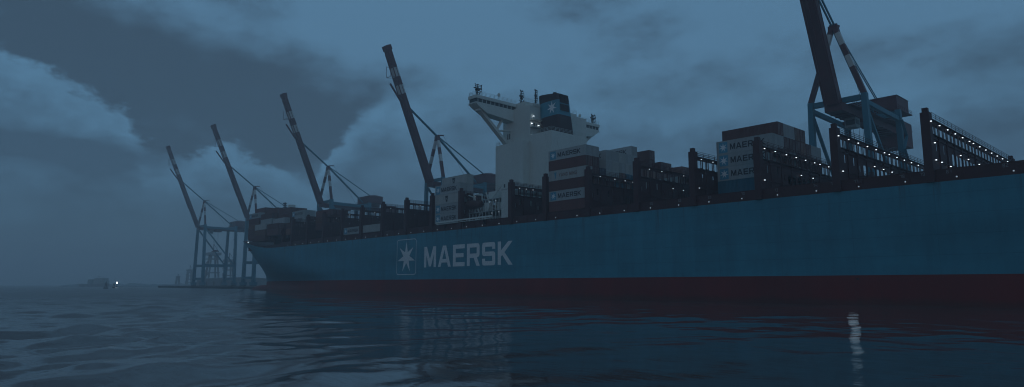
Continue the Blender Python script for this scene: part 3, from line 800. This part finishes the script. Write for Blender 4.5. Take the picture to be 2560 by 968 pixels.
    # stays
    bt = P0.lerp(P1, .56) + n2 * 1.0
    for s in (-1, 1):
        m = MB(); m.beam(AP + Vector((s * .35, 0, .5)), bt + Vector((s * .35, 0, 0)), .34, .5, T); part(m, 'stay')
        m = MB(); m.beam(AP + Vector((s * .4, .6, 0)), Vector((X(s * .4), 198.5, 49.0)), .34, .55, T); part(m, 'stay')
        m = MB(); m.beam(AP + Vector((s * .2, 1, .3)), Vector((X(s * .2), 200.7, 55.5)), .18, .28, T); part(m, 'stay')
    m = MB(); m.cyl(AP + Vector((0, 3.5, 1.4)), (Xc, 192, 49), .05, 'rope', n=5); part(m, 'hoist_rope')
    # machinery house, roof with gentle ridge, and counterweight box beneath the tail
    m = MB(); m.box(X(-6.5), X(6.5), 196.0, 205.5, 50.6, 54.6, D)
    m.poly([(X(-6.7), 195.8, 54.6), (X(6.7), 195.8, 54.6), (X(6.7), 205.7, 54.6), (X(-6.7), 205.7, 54.6), (X(-5.2), 200.7, 55.5), (X(5.2), 200.7, 55.5)], [(0, 1, 5, 4), (2, 3, 4, 5), (1, 2, 5), (3, 0, 4), (3, 2, 1, 0)], D)
    m.box(X(-4), X(4), 197, 205, 48.5, 50.6, D); mh = part(m, 'machinery_house')
    m = MB(); m.rail((X(7.1), 195.5, 50.6), (X(7.1), 206, 50.6), D, 1.0, 2, 1.5, .07); m.rail((X(-7.1), 195.5, 50.6), (X(7.1), 195.5, 50.6), D, 1.0, 2, 1.5, .07); m.box(X(-7.2), X(7.2), 195.4, 206.1, 50.35, 50.58, D); part(m, 'handrail', mh)
    m = MB(); m.box(X(-3.7), X(3.7), 210.4, 216.8, 42.9, 46.38, D); m.box(X(-3.7), X(-2.2), 210.4, 216.8, 46.38, 50.1, D); m.box(X(2.2), X(3.7), 210.4, 216.8, 46.38, 50.1, D); part(m, 'counterweight')
    # trolley with the operator's cab
    m = MB(); m.box(X(-2.6), X(2.6), 181.5, 187, 45.3, 46.2, D); m.box(X(-.6), X(2.1), 177.6, 180.6, 43.5, 46.1, 'box_grey'); m.box(X(-.4), X(1.9), 177.57, 177.6, 44.1, 45.5, 'window_glass'); m.box(X(2.1), X(2.13), 177.8, 180.2, 44.3, 45.5, 'window_glass'); m.box(X(-1), X(2.5), 177, 183, 46.1, 46.35, D); cb = part(m, 'cab')
    m = MB()
    for dx, dy in ((-1.2, 182.3), (1.2, 182.3), (-1.2, 185), (1.2, 185)): m.cyl((X(dx), dy, 45.4), (X(dx), dy, 30.2), .045, 'rope', n=5)
    m.box(X(-5.6), X(5.6), 182.6, 184.7, 29.2, 29.9, D); m.box(X(-1.5), X(1.5), 182.2, 185.1, 29.9, 30.7, D); part(m, 'spreader')
    # stair tower zigzag on a land leg
    if detail:
        m = MB()
        for k in range(10):
            z = 7 + k * 4; xx = X(b + (a - b) * (z - 5.5) / 45); m.beam((xx + 1.2, YL - 2 + 3 * (k % 2), z), (xx + 1.2, YL - 2 + 3 * ((k + 1) % 2), z + 4), .7, .12, T)
        part(m, 'stairway')
    return root
crane('c5', -64.9, 6.6, 7.4, (144.0, 107.5), 'nearest ship to shore crane, its raised boom cut by the picture top, above the stern')
crane('c4', -239.9, 6.3, 7.2, (145.2, 105.6), 'tall crane with striped raised boom just left of the white deckhouse')
crane('c3', -345.6, 7.4, 8.2, (144.6, 107.0), 'crane with striped raised boom in the middle of the five')
crane('c2', -454.0, 8.0, 9.0, (143.0, 108.8), 'crane rising behind the bow with its raised boom, second from the far end')
crane('c1', -558.5, 8.6, 11.0, (143.0, 110.6), 'hazy farthest crane standing whole on the quay ahead of the bow')
r = MB()
for y in (172, 196): r.box(-650, 250, y - .06, y + .06, 1.9, 2.03, 'black_steel')
tag(r.build('crane_rail', None, (0, 184, 1.9), loc=(0, 184, 1.9)), kind='structure')

# ------------------------------------------------------------------ behind the quay
def bld(name, x0, x1, y0, y1, z0, z1, label, cat, mat='far_grey', roofh=1.5, doors=4):
    O = ((x0 + x1) / 2, (y0 + y1) / 2, z0); e = empty(name, O, label, cat)
    m = MB(); m.box(x0, x1, y0, y1, z0, z1, mat); m.build('wall', e, O)
    m = MB(); ym = (y0 + y1) / 2
    m.poly([(x0 - .4, y0 - .4, z1), (x1 + .4, y0 - .4, z1), (x1 + .4, y1 + .4, z1), (x0 - .4, y1 + .4, z1), (x0 - .4, ym, z1 + roofh), (x1 + .4, ym, z1 + roofh)], [(0, 1, 5, 4), (2, 3, 4, 5), (1, 2, 5), (3, 0, 4), (3, 2, 1, 0)], mat); m.build('roof', e, O)
    for k in range(doors):
        cx = x0 + (x1 - x0) * (k + .5) / doors; m = MB(); m.box(cx - 2, cx + 2, y0 - .06, y0 - .01, z0, z0 + 4, 'black_steel'); m.build('door', e, O)
    return e
bld('warehouse', -726, -642, 222, 262, 1.9, 8.6, 'low dark warehouse seen between the legs of the farthest crane', 'warehouse')
# containers stacked on the quay, seen between the bow and the crane legs
rng = random.Random(3)
for i in range(7):
    nh = [4, 6, 6, 5, 6, 6, 5][i]
    for k in range(nh):
        c = rng.choice('MgWBTg'); color, let = CODE[c]
        make_container(color, 2.39, None, (-560 + i * 13.2, 232, 1.95 + 2.42 * k), 'hazy container in the quayside stacks seen past the ship bow', 'containers stacked on the quay')
def far_crane(X0, Y0, H, label, seed):
    O = (X0, Y0, 1.9); e = empty('harbour_crane', O, label, 'crane'); rg = random.Random(seed)
    m = MB(); w = H * .16
    for sx in (-1, 1):
        for sy in (-1, 1): m.beam((X0 + sx * w, Y0 + sy * w, 1.9), (X0 + sx * w * .5, Y0 + sy * w * .5, H * .92), 1.6, 1.6, 'far_grey')
    for f in (.2, .4, .6, .8): m.box(X0 - w, X0 + w, Y0 - w, Y0 + w, H * f, H * f + 1.1, 'far_grey')
    for f in (0, .2, .4, .6): m.beam((X0 - w, Y0 - w, H * f + 2), (X0 + w, Y0 - w, H * (f + .2)), .8, .8, 'far_grey')
    m.build('tower', e, O)
    m = MB(); m.box(X0 - w * 1.3, X0 + w * 1.3, Y0 - w, Y0 + w, H * .92, H, 'far_grey'); m.build('machinery_house', e, O)
    m = MB(); m.beam((X0 - w * 2.4, Y0, H * 1.0), (X0 + w * 3.0, Y0, H * .97), 1.0, 1.4, 'far_grey'); m.beam((X0, Y0, H * 1.25), (X0 + w * 2.8, Y0, H), .4, .4, 'far_grey'); m.beam((X0, Y0, H), (X0, Y0, H * 1.25), .8, .8, 'far_grey'); m.build('jib', e, O)
    return e
far_crane(-790, 258, 39, 'faint tower crane seen through the farthest crane portal', 1)
far_crane(-830, 290, 33, 'smaller faint tower crane right of the tallest one in the portal', 2)
far_crane(-1075, 302, 15, 'lowest faint harbour crane left of the farthest big crane', 3)
far_crane(-1060, 314, 25, 'faint harbour crane at the left edge of the farthest big crane', 4)

# far shore, ship, buoys and light on the left
def az(a, d): # world point at azimuth a (deg, from heading, right positive) and distance d
    A = radians(42.4 + a); return (-d * cos(A), d * sin(A))
sh = MB(); pr = random.Random(11); pts = []
N = 60
for k in range(N + 1):
    a = -34.2 + k * (16.0 / N); d = 1080 + 40 * sin(k * .3); x, y = az(a, d); x2_, y2_ = az(a, d + 130)
    hgt = (1.6 + pr.random() * 2.4) * min(1, k / 5); pts.append(((x, y, -1.0), (x, y, .6), (x2_, y2_, hgt + 1.2), (x2_, y2_, -1)))
for A_, B_ in zip(pts, pts[1:]):
    for j in range(3): sh.face([A_[j], B_[j], B_[j + 1], A_[j + 1]], 'far_grey')
tag(sh.build('far_shore', None), kind='structure', label='low dim strip of land on the horizon')
def far_ship():
    x, y = az(-32.1, 1000); O = (x, y, 0); e = empty('cargo_ship', O, 'faint pale ship with high stern block moored far off at the left', 'ship'); e.rotation_euler = (0, 0, radians(29)); e.scale = (.6, .6, .6)
    m = MB(); vs = []
    prof = [(-38, 2), (-36, 8), (20, 8.5), (34, 7), (40, .5)]
    for xx, w in prof: vs += [(xx, -w, -1), (xx, w, -1), (xx, w, 5.5 + (1.5 if xx > 30 else 0)), (xx, -w, 5.5 + (1.5 if xx > 30 else 0))]
    fs = [(i*4 + k, i*4 + (k+1) % 4, i*4 + 4 + (k+1) % 4, i*4 + 4 + k) for i in range(4) for k in range(4)] + [(0, 1, 2, 3)[::-1], (16, 17, 18, 19)]
    m.poly(vs, fs, 'far_grey'); m.build('hull', e)
    m = MB(); m.box(2, 32, -7, 7, 5.5, 13, 'box_grey'); m.box(6, 30, -6.5, 6.5, 13, 18, 'box_grey'); m.build('deckhouse', e)
    m = MB(); m.box(-14, -7, -6, 6, 5.5, 14, 'box_grey'); m.box(-13, -8, -5, 5, 14, 15.5, 'far_grey'); m.build('forward_house', e)
    m = MB(); m.cyl((10, 0, 18), (10, 0, 23), .5, 'far_grey'); m.beam((7, 0, 21), (29, 0, 20), .5, .5, 'far_grey'); m.build('mast', e)
far_ship()
def buoy(a, d, h, label):
    x, y = az(a, d); e = empty('buoy', (x, y, 0), label, 'buoy', 'buoys far off at the left')
    m = MB(); m.cyl((0, 0, -.4), (0, 0, .8), 1.3 * h / 4, 'black_steel', n=14); m.build('float', e)
    m = MB()
    for k in range(4):
        A = pi / 4 + k * pi / 2; m.beam((1.0 * cos(A), 1.0 * sin(A), .8), (.25 * cos(A), .25 * sin(A), h), .18, .18, 'black_steel')
    for z in (1.6, 2.4): m.box(-.7 + .18 * z, .7 - .18 * z, -.7 + .18 * z, .7 - .18 * z, z, z + .12, 'black_steel')
    m.cyl((0, 0, h), (0, 0, h + .5), .3, 'black_steel'); m.build('tower', e)
buoy(-31.4, 560, 4.6, 'nearer dark buoy just left of the distant white light')
buoy(-30.9, 680, 3.6, 'smaller farther buoy below the distant white light')
x, y = az(-30.72, 760); e = empty('beacon', (x, y, 0), 'distant beacon with a bright white light near the horizon', 'beacon')
m = MB(); m.cyl((0, 0, -1), (0, 0, 1.2), 1.2, 'far_grey'); m.cyl((0, 0, 1.2), (0, 0, 4.0), .25, 'far_grey'); m.build('post', e)
m = MB(); m.ball((0, 0, 4.7), .62, 'lamp_far', 12, 8); m.build('lamp', e)

# ================================================================== WATER
def water():
    import numpy as np
    def axis():
        a = [0.0]; step = .42
        while a[-1] < 9000:
            if a[-1] > 45: step = min(step + (a[-1] - a[-2]) * .013, 400)
            a.append(a[-1] + step)
        a = np.array(a); return a
    p = axis(); neg = -p[::-1]
    xs = np.concatenate([neg, p[1:][p[1:] < 2500]])
    ys = np.concatenate([neg[neg > -1500], p[1:]])
    # finer near x in the viewed fan is enough on both axes
    X, Y = np.meshgrid(xs, ys, indexing='ij')
    gx = np.gradient(xs)[:, None]; gy = np.gradient(ys)[None, :]; g = np.maximum(gx, gy)
    Z = np.zeros_like(X); rs = np.random.RandomState(4)
    # wind chop grows outside the lee of the ship (line from the bow back towards open water)
    lee = -.404 * X + 3.0 - Y
    opn = np.clip((lee + 6) / (14 + .05 * np.hypot(X, Y)), 0, 1); opn = opn * opn * (3 - 2 * opn)
    for lam, amp, n in ((24, .022, 4), (13, .011, 6), (7, .0064, 8), (4.2, .0036, 9), (2.6, .0022, 10), (1.7, .0014, 12)):
        for k in range(n):
            th = radians(200) + rs.normal(0, .62); l = lam * rs.uniform(.8, 1.25); ph = rs.uniform(0, 6.28)
            kx, ky = cos(th) * 2 * pi / l, sin(th) * 2 * pi / l
            f = kx * X + ky * Y + ph
            s = np.sin(f); s = s - .18 * np.cos(2 * f)
            Z += (1 + opn * (6.2 if lam < 10 else 1.8)) * amp * rs.uniform(.6, 1.3) * s * np.clip(l / (3.0 * g) - .6, 0, 1)
    nx, ny = X.shape
    co = np.stack([X, Y, Z], -1).reshape(-1, 3).astype(np.float32)
    idx = np.arange(nx * ny).reshape(nx, ny)
    q = np.stack([idx[:-1, :-1], idx[1:, :-1], idx[1:, 1:], idx[:-1, 1:]], -1).reshape(-1, 4)
    me = bpy.data.meshes.new('water'); me.vertices.add(len(co)); me.vertices.foreach_set('co', co.ravel())
    me.loops.add(q.size); me.loops.foreach_set('vertex_index', q.ravel().astype(np.int32))
    me.polygons.add(len(q)); me.polygons.foreach_set('loop_start', np.arange(0, q.size, 4, dtype=np.int32)); me.polygons.foreach_set('loop_total', np.full(len(q), 4, dtype=np.int32))
    me.polygons.foreach_set('use_smooth', np.ones(len(q), dtype=bool)); me.update(); me.validate()
    m, nt, bs = nodes_of('water'); N_, L = nt.nodes, nt.links
    bs.inputs['Base Color'].default_value = (.120, .088, .082, 1); bs.inputs['Roughness'].default_value = .04; bs.inputs['IOR'].default_value = 1.48; bs.inputs['Specular IOR Level'].default_value = .5
    tc = N_.new('ShaderNodeNewGeometry')
    def nz(s, rot, st, det=4):
        mp = N_.new('ShaderNodeMapping'); mp.inputs['Rotation'].default_value = (0, 0, radians(rot)); mp.inputs['Scale'].default_value = (s * st, s, s); L.new(tc.outputs['Position'], mp.inputs[0])
        n = N_.new('ShaderNodeTexNoise'); n.inputs['Scale'].default_value = 1; n.inputs['Detail'].default_value = det; n.inputs['Roughness'].default_value = .55; L.new(mp.outputs[0], n.inputs[0]); return n.outputs[0]
    def bump(h, dist, st, prev=None):
        b = N_.new('ShaderNodeBump'); b.inputs['Distance'].default_value = dist
        if isinstance(st, float): b.inputs['Strength'].default_value = st
        else: L.new(st, b.inputs['Strength'])
        L.new(h, b.inputs['Height'])
        if prev: L.new(prev, b.inputs['Normal'])
        return b.outputs[0]
    # gust patches: rippled water between smoother lanes
    gp = nz(.035, 20, .5, 3); mr = N_.new('ShaderNodeMapRange'); mr.inputs[1].default_value = .4; mr.inputs[2].default_value = .62; mr.inputs[3].default_value = .25; mr.inputs[4].default_value = 1.0; L.new(gp, mr.inputs[0])
    sx = N_.new('ShaderNodeSeparateXYZ'); L.new(tc.outputs['Position'], sx.inputs[0])
    def mt(op, a, b=None, clamp=False):
        x_ = N_.new('ShaderNodeMath'); x_.operation = op; x_.use_clamp = clamp
        for i_, v_ in enumerate((a, b)):
            if v_ is None: continue
            if isinstance(v_, (int, float)): x_.inputs[i_].default_value = v_
            else: L.new(v_, x_.inputs[i_])
        return x_.outputs[0]
    lee_s = mt('SUBTRACT', mt('ADD', mt('MULTIPLY', sx.outputs[0], -.404), 3.0), sx.outputs[1])
    op_s = mt('DIVIDE', mt('ADD', lee_s, 6), 22, True)
    gust = mt('MULTIPLY', mr.outputs[0], mt('ADD', mt('MULTIPLY', op_s, .72), .28))
    ln = N_.new('ShaderNodeVectorMath'); ln.operation = 'LENGTH'; L.new(tc.outputs['Position'], ln.inputs[0])
    far = N_.new('ShaderNodeMapRange'); far.interpolation_type = 'SMOOTHSTEP'; far.inputs[1].default_value = 45; far.inputs[2].default_value = 220; far.inputs[3].default_value = .09; far.inputs[4].default_value = .26; L.new(ln.outputs['Value'], far.inputs[0])
    L.new(mt('ADD', mt('MULTIPLY', op_s, far.outputs[0]), .03), bs.inputs['Roughness'])
    b1 = bump(nz(.32, 25, .45, 3), .06, .55)
    b2 = bump(nz(1.3, 15, .5, 5), .056, gust, b1)
    b3 = bump(nz(5.5, 30, .6, 4), .013, gust, b2)
    L.new(b3, bs.inputs['Normal'])
    me.materials.append(m); o = bpy.data.objects.new('water', me); COL.objects.link(o)
    tag(o, kind='structure', label='dark rippled harbour water')
water()

# spots and dark box added on the hull side for the water's light streak
wl = MB(); wl.box(-40.4, -40.0, 109.5, 109.9, 3.9, 4.05, 'black_steel'); wl.box(-40.35, -40.05, 109.9, 110.0, 3.8, 4.0, 'black_steel'); wlo = sp(wl, 'streak_spot_box')
for lz, le in ((3.4, 6.5), (5.8, 4), (8.4, 2.6)):
    ld = bpy.data.lights.new('streak_spot', 'SPOT'); ld.energy = le; ld.color = (.52, .78, 1.0); ld.spot_size = radians(120); ld.spot_blend = .6; ld.shadow_soft_size = .75
    lo = bpy.data.objects.new('streak_spot', ld); COL.objects.link(lo); lo.location = (-40.9, 109.2, lz)
    lo.rotation_euler = Vector((.2, -1, -.45)).to_track_quat('-Z', 'Y').to_euler()

# ================================================================== AIR, SKY, SUN
def haze():
    m = bpy.data.materials.new('haze'); m.use_nodes = True; nt = m.node_tree; nt.nodes.clear()
    out = nt.nodes.new('ShaderNodeOutputMaterial'); v = nt.nodes.new('ShaderNodeVolumePrincipled')
    v.inputs['Color'].default_value = (.97, .985, 1.0, 1); v.inputs['Density'].default_value = .00088; v.inputs['Anisotropy'].default_value = .1
    nt.links.new(v.outputs[0], out.inputs['Volume']); M['haze'] = m
    b = MB(); b.box(-9100, 2600, -1600, 9100, -9, 122, 'haze'); o = b.build('haze'); tag(o, kind='stuff', label='thin blue evening haze over the harbour')
haze()
w = bpy.data.worlds.new('World'); sc.world = w; w.use_nodes = True
nt = w.node_tree; N, L = nt.nodes, nt.links; bg = N['Background']
def mth(op, a, b=None, clamp=False):
    x = N.new('ShaderNodeMath'); x.operation = op; x.use_clamp = clamp
    for i, v in enumerate((a, b)):
        if v is None: continue
        if isinstance(v, (int, float)): x.inputs[i].default_value = v
        else: L.new(v, x.inputs[i])
    return x.outputs[0]
SUN_EL, SUN_DIR = radians(5.0), Vector((.62, -.78, 0))
sky = N.new('ShaderNodeTexSky'); sky.sky_type = 'NISHITA'; sky.sun_disc = False; sky.sun_elevation = SUN_EL; sky.sun_rotation = atan2(SUN_DIR.x, SUN_DIR.y); sky.air_density = 1.0; sky.dust_density = .6; sky.ozone_density = 3
tc = N.new('ShaderNodeTexCoord'); sep = N.new('ShaderNodeSeparateXYZ'); L.new(tc.outputs['Generated'], sep.inputs[0])
dx, dy, dz = sep.outputs
# azimuth measured from world north-west (the direction the harbour opens), elevation in degrees
A0 = radians(42.4); fx, fy = -cos(A0), sin(A0)
cf = mth('ADD', mth('MULTIPLY', dx, fx), mth('MULTIPLY', dy, fy)); cr = mth('ADD', mth('MULTIPLY', dx, fy), mth('MULTIPLY', dy, -fx))
azn = mth('MULTIPLY', mth('ARCTAN2', cr, cf), 180 / pi)
eln = mth('MULTIPLY', mth('ARCSINE', dz), 180 / pi)
mp = N.new('ShaderNodeMapping'); L.new(tc.outputs['Generated'], mp.inputs[0]); mp.inputs['Scale'].default_value = (1, 1, 1.9)
def noise(s, det, ro=.55, off=0):
    n = N.new('ShaderNodeTexNoise'); n.inputs['Scale'].default_value = s; n.inputs['Detail'].default_value = det; n.inputs['Roughness'].default_value = ro
    if off:
        m_ = N.new('ShaderNodeMapping'); m_.inputs['Location'].default_value = (off, off * .7, off * .3); L.new(mp.outputs[0], m_.inputs[0]); L.new(m_.outputs[0], n.inputs[0])
    else: L.new(mp.outputs[0], n.inputs[0])
    return n.outputs[0]
def rng_(v, a, b, c, d, smooth=False):
    r_ = N.new('ShaderNodeMapRange'); r_.inputs[1].default_value = a; r_.inputs[2].default_value = b; r_.inputs[3].default_value = c; r_.inputs[4].default_value = d
    if smooth: r_.interpolation_type = 'SMOOTHSTEP'
    L.new(v, r_.inputs[0]); return r_.outputs[0]
# cumulus skyline over azimuth
fc = N.new('ShaderNodeFloatCurve'); cu = fc.mapping.curves[0]
CP = [(-180, 12), (-60, 19), (-39, 15.9), (-35.4, 14.7), (-32, 13.2), (-30.4, 12.0), (-29.6, 10.2), (-27.2, 9.9), (-24.3, 11.3), (-21.6, 10.2), (-18.4, 8.8), (-16.7, 7.6), (-16.0, 9.8), (-15.0, 12.8), (-11.3, 16.2), (-6.5, 17.2), (0, 17.5), (10, 16), (40, 15), (180, 12)]
for i, (a, e_) in enumerate(CP):
    u, v = (a + 180) / 360, e_ / 30
    if i == 0: cu.points[0].location = (u, v)
    elif i == len(CP) - 1: cu.points[-1].location = (u, v)
    else: cu.points.new(u, v)
for p_ in cu.points: p_.handle_type = 'VECTOR'
fc.mapping.update()
wob = mth('MULTIPLY', mth('SUBTRACT', noise(9, 5, .6), .5), 3.2); wob2 = mth('MULTIPLY', mth('SUBTRACT', noise(30, 6, .65, 3), .5), 4.2)
L.new(mth('DIVIDE', mth('ADD', mth('ADD', azn, wob), 180), 360), fc.inputs['Value'])
edge = mth('ADD', mth('MULTIPLY', fc.outputs[0], 30), mth('ADD', wob2, mth('MULTIPLY', wob, .35)))
dd = mth('SUBTRACT', edge, eln)                                  # > 0 inside the cumulus
soft = rng_(azn, -15.5, -5, .6, 3.2)
cm = N.new('ShaderNodeMapRange'); cm.interpolation_type = 'SMOOTHSTEP'; L.new(dd, cm.inputs[0]); L.new(mth('MULTIPLY', soft, -1), cm.inputs[1]); L.new(soft, cm.inputs[2]); cmask = cm.outputs[0]
# brightness of cumulus: lit shoulders, grey bellies
lit = mth('ADD', rng_(dd, 0, 4.5, 1.0, .28, True), mth('MULTIPLY', mth('SUBTRACT', mth('ADD', mth('MULTIPLY', noise(5.5, 6, .6, 5), .65), mth('MULTIPLY', noise(17, 6, .6, 8), .35)), .5), 2.4), True)
belly = mth('MULTIPLY', rng_(mth('ABSOLUTE', mth('SUBTRACT', mth('ADD', eln, mth('MULTIPLY', wob, .4)), 9.6)), 0, 1.7, .75, 0, True), rng_(azn, -29, -25, 1, 0, True))
lit = mth('SUBTRACT', lit, belly, True)
def mixc(f, a, b):
    m_ = N.new('ShaderNodeMix'); m_.data_type = 'RGBA'; m_.clamp_factor = True
    if isinstance(f, (int, float)): m_.inputs[0].default_value = f
    else: L.new(f, m_.inputs[0])
    for i, v in ((6, a), (7, b)):
        if isinstance(v, tuple): m_.inputs[i].default_value = (*v, 1)
        else: L.new(v, m_.inputs[i])
    return m_.outputs[2]
cum = mixc(lit, (.50, .98, 1.55), (1.06, 2.42, 3.9))
# high layer: darker slate with brighter patches overhead
n_hi = noise(2.6, 6, .55, 9)
bias = mth('ADD', rng_(azn, -24, 0, -.055, .06, True), rng_(eln, 14, 23, -.07, .10, True))
# darker belly over the middle of the view, open bright sky overhead
n_hi2 = mth('ADD', n_hi, mth('MULTIPLY', mth('SUBTRACT', noise(7, 6, .6, 2), .5), .42))
hi = rng_(mth('ADD', n_hi2, bias), .40, .66, 0, 1, True)
high = mixc(hi, (.44, .80, 1.22), (1.00, 2.20, 3.55))
clouds = mixc(cmask, high, cum)
lowh = rng_(eln, 0, 9, .85, 0, True)
clouds = mixc(lowh, clouds, (.56, 1.12, 1.65))
tint = N.new('ShaderNodeMix'); tint.data_type = 'RGBA'; tint.blend_type = 'MULTIPLY'; tint.inputs[0].default_value = 1; L.new(sky.outputs[0], tint.inputs[6]); tint.inputs[7].default_value = (.35, .6, .8, 1)
fin = mixc(.93, tint.outputs[2], clouds)
L.new(fin, bg.inputs['Color']); bg.inputs['Strength'].default_value = .1
sd = bpy.data.lights.new('sun', 'SUN'); sd.energy = .17; sd.angle = radians(20); sd.color = (1, .60, .48)
so = bpy.data.objects.new('sun', sd); COL.objects.link(so); so.location = (0, 0, 200)
v3 = Vector((SUN_DIR.x * cos(SUN_EL), SUN_DIR.y * cos(SUN_EL), sin(SUN_EL))); so.rotation_euler = (-v3).to_track_quat('-Z', 'Y').to_euler()

# ================================================================== CAMERA
cd = bpy.data.cameras.new('camera'); cd.sensor_width = 36; cd.lens = 36 * 1647 / 2560; cd.clip_end = 30000; cd.clip_start = .2
cam = bpy.data.objects.new('camera', cd); COL.objects.link(cam); cam.location = (0, 0, 3.1)
pt = atan(227 / 1647); fwd = Vector((-cos(A0) * cos(pt), sin(A0) * cos(pt), sin(pt))); cam.rotation_euler = fwd.to_track_quat('-Z', 'Y').to_euler()
sc.camera = cam
sc.render.engine = 'CYCLES'
sc.view_settings.view_transform = 'Standard'; sc.view_settings.look = 'None'; sc.view_settings.exposure = 0; sc.view_settings.gamma = 1
try: sc.view_settings.use_curve_mapping = False
except Exception: pass
sc.cycles.use_denoising = True; sc.cycles.filter_width = 1.1
sc.cycles.volume_bounces = 3; sc.cycles.max_bounces = 6; sc.cycles.glossy_bounces = 3; sc.cycles.diffuse_bounces = 2
sc.cycles.caustics_reflective = False
sc.cycles.sample_clamp_indirect = 2.0
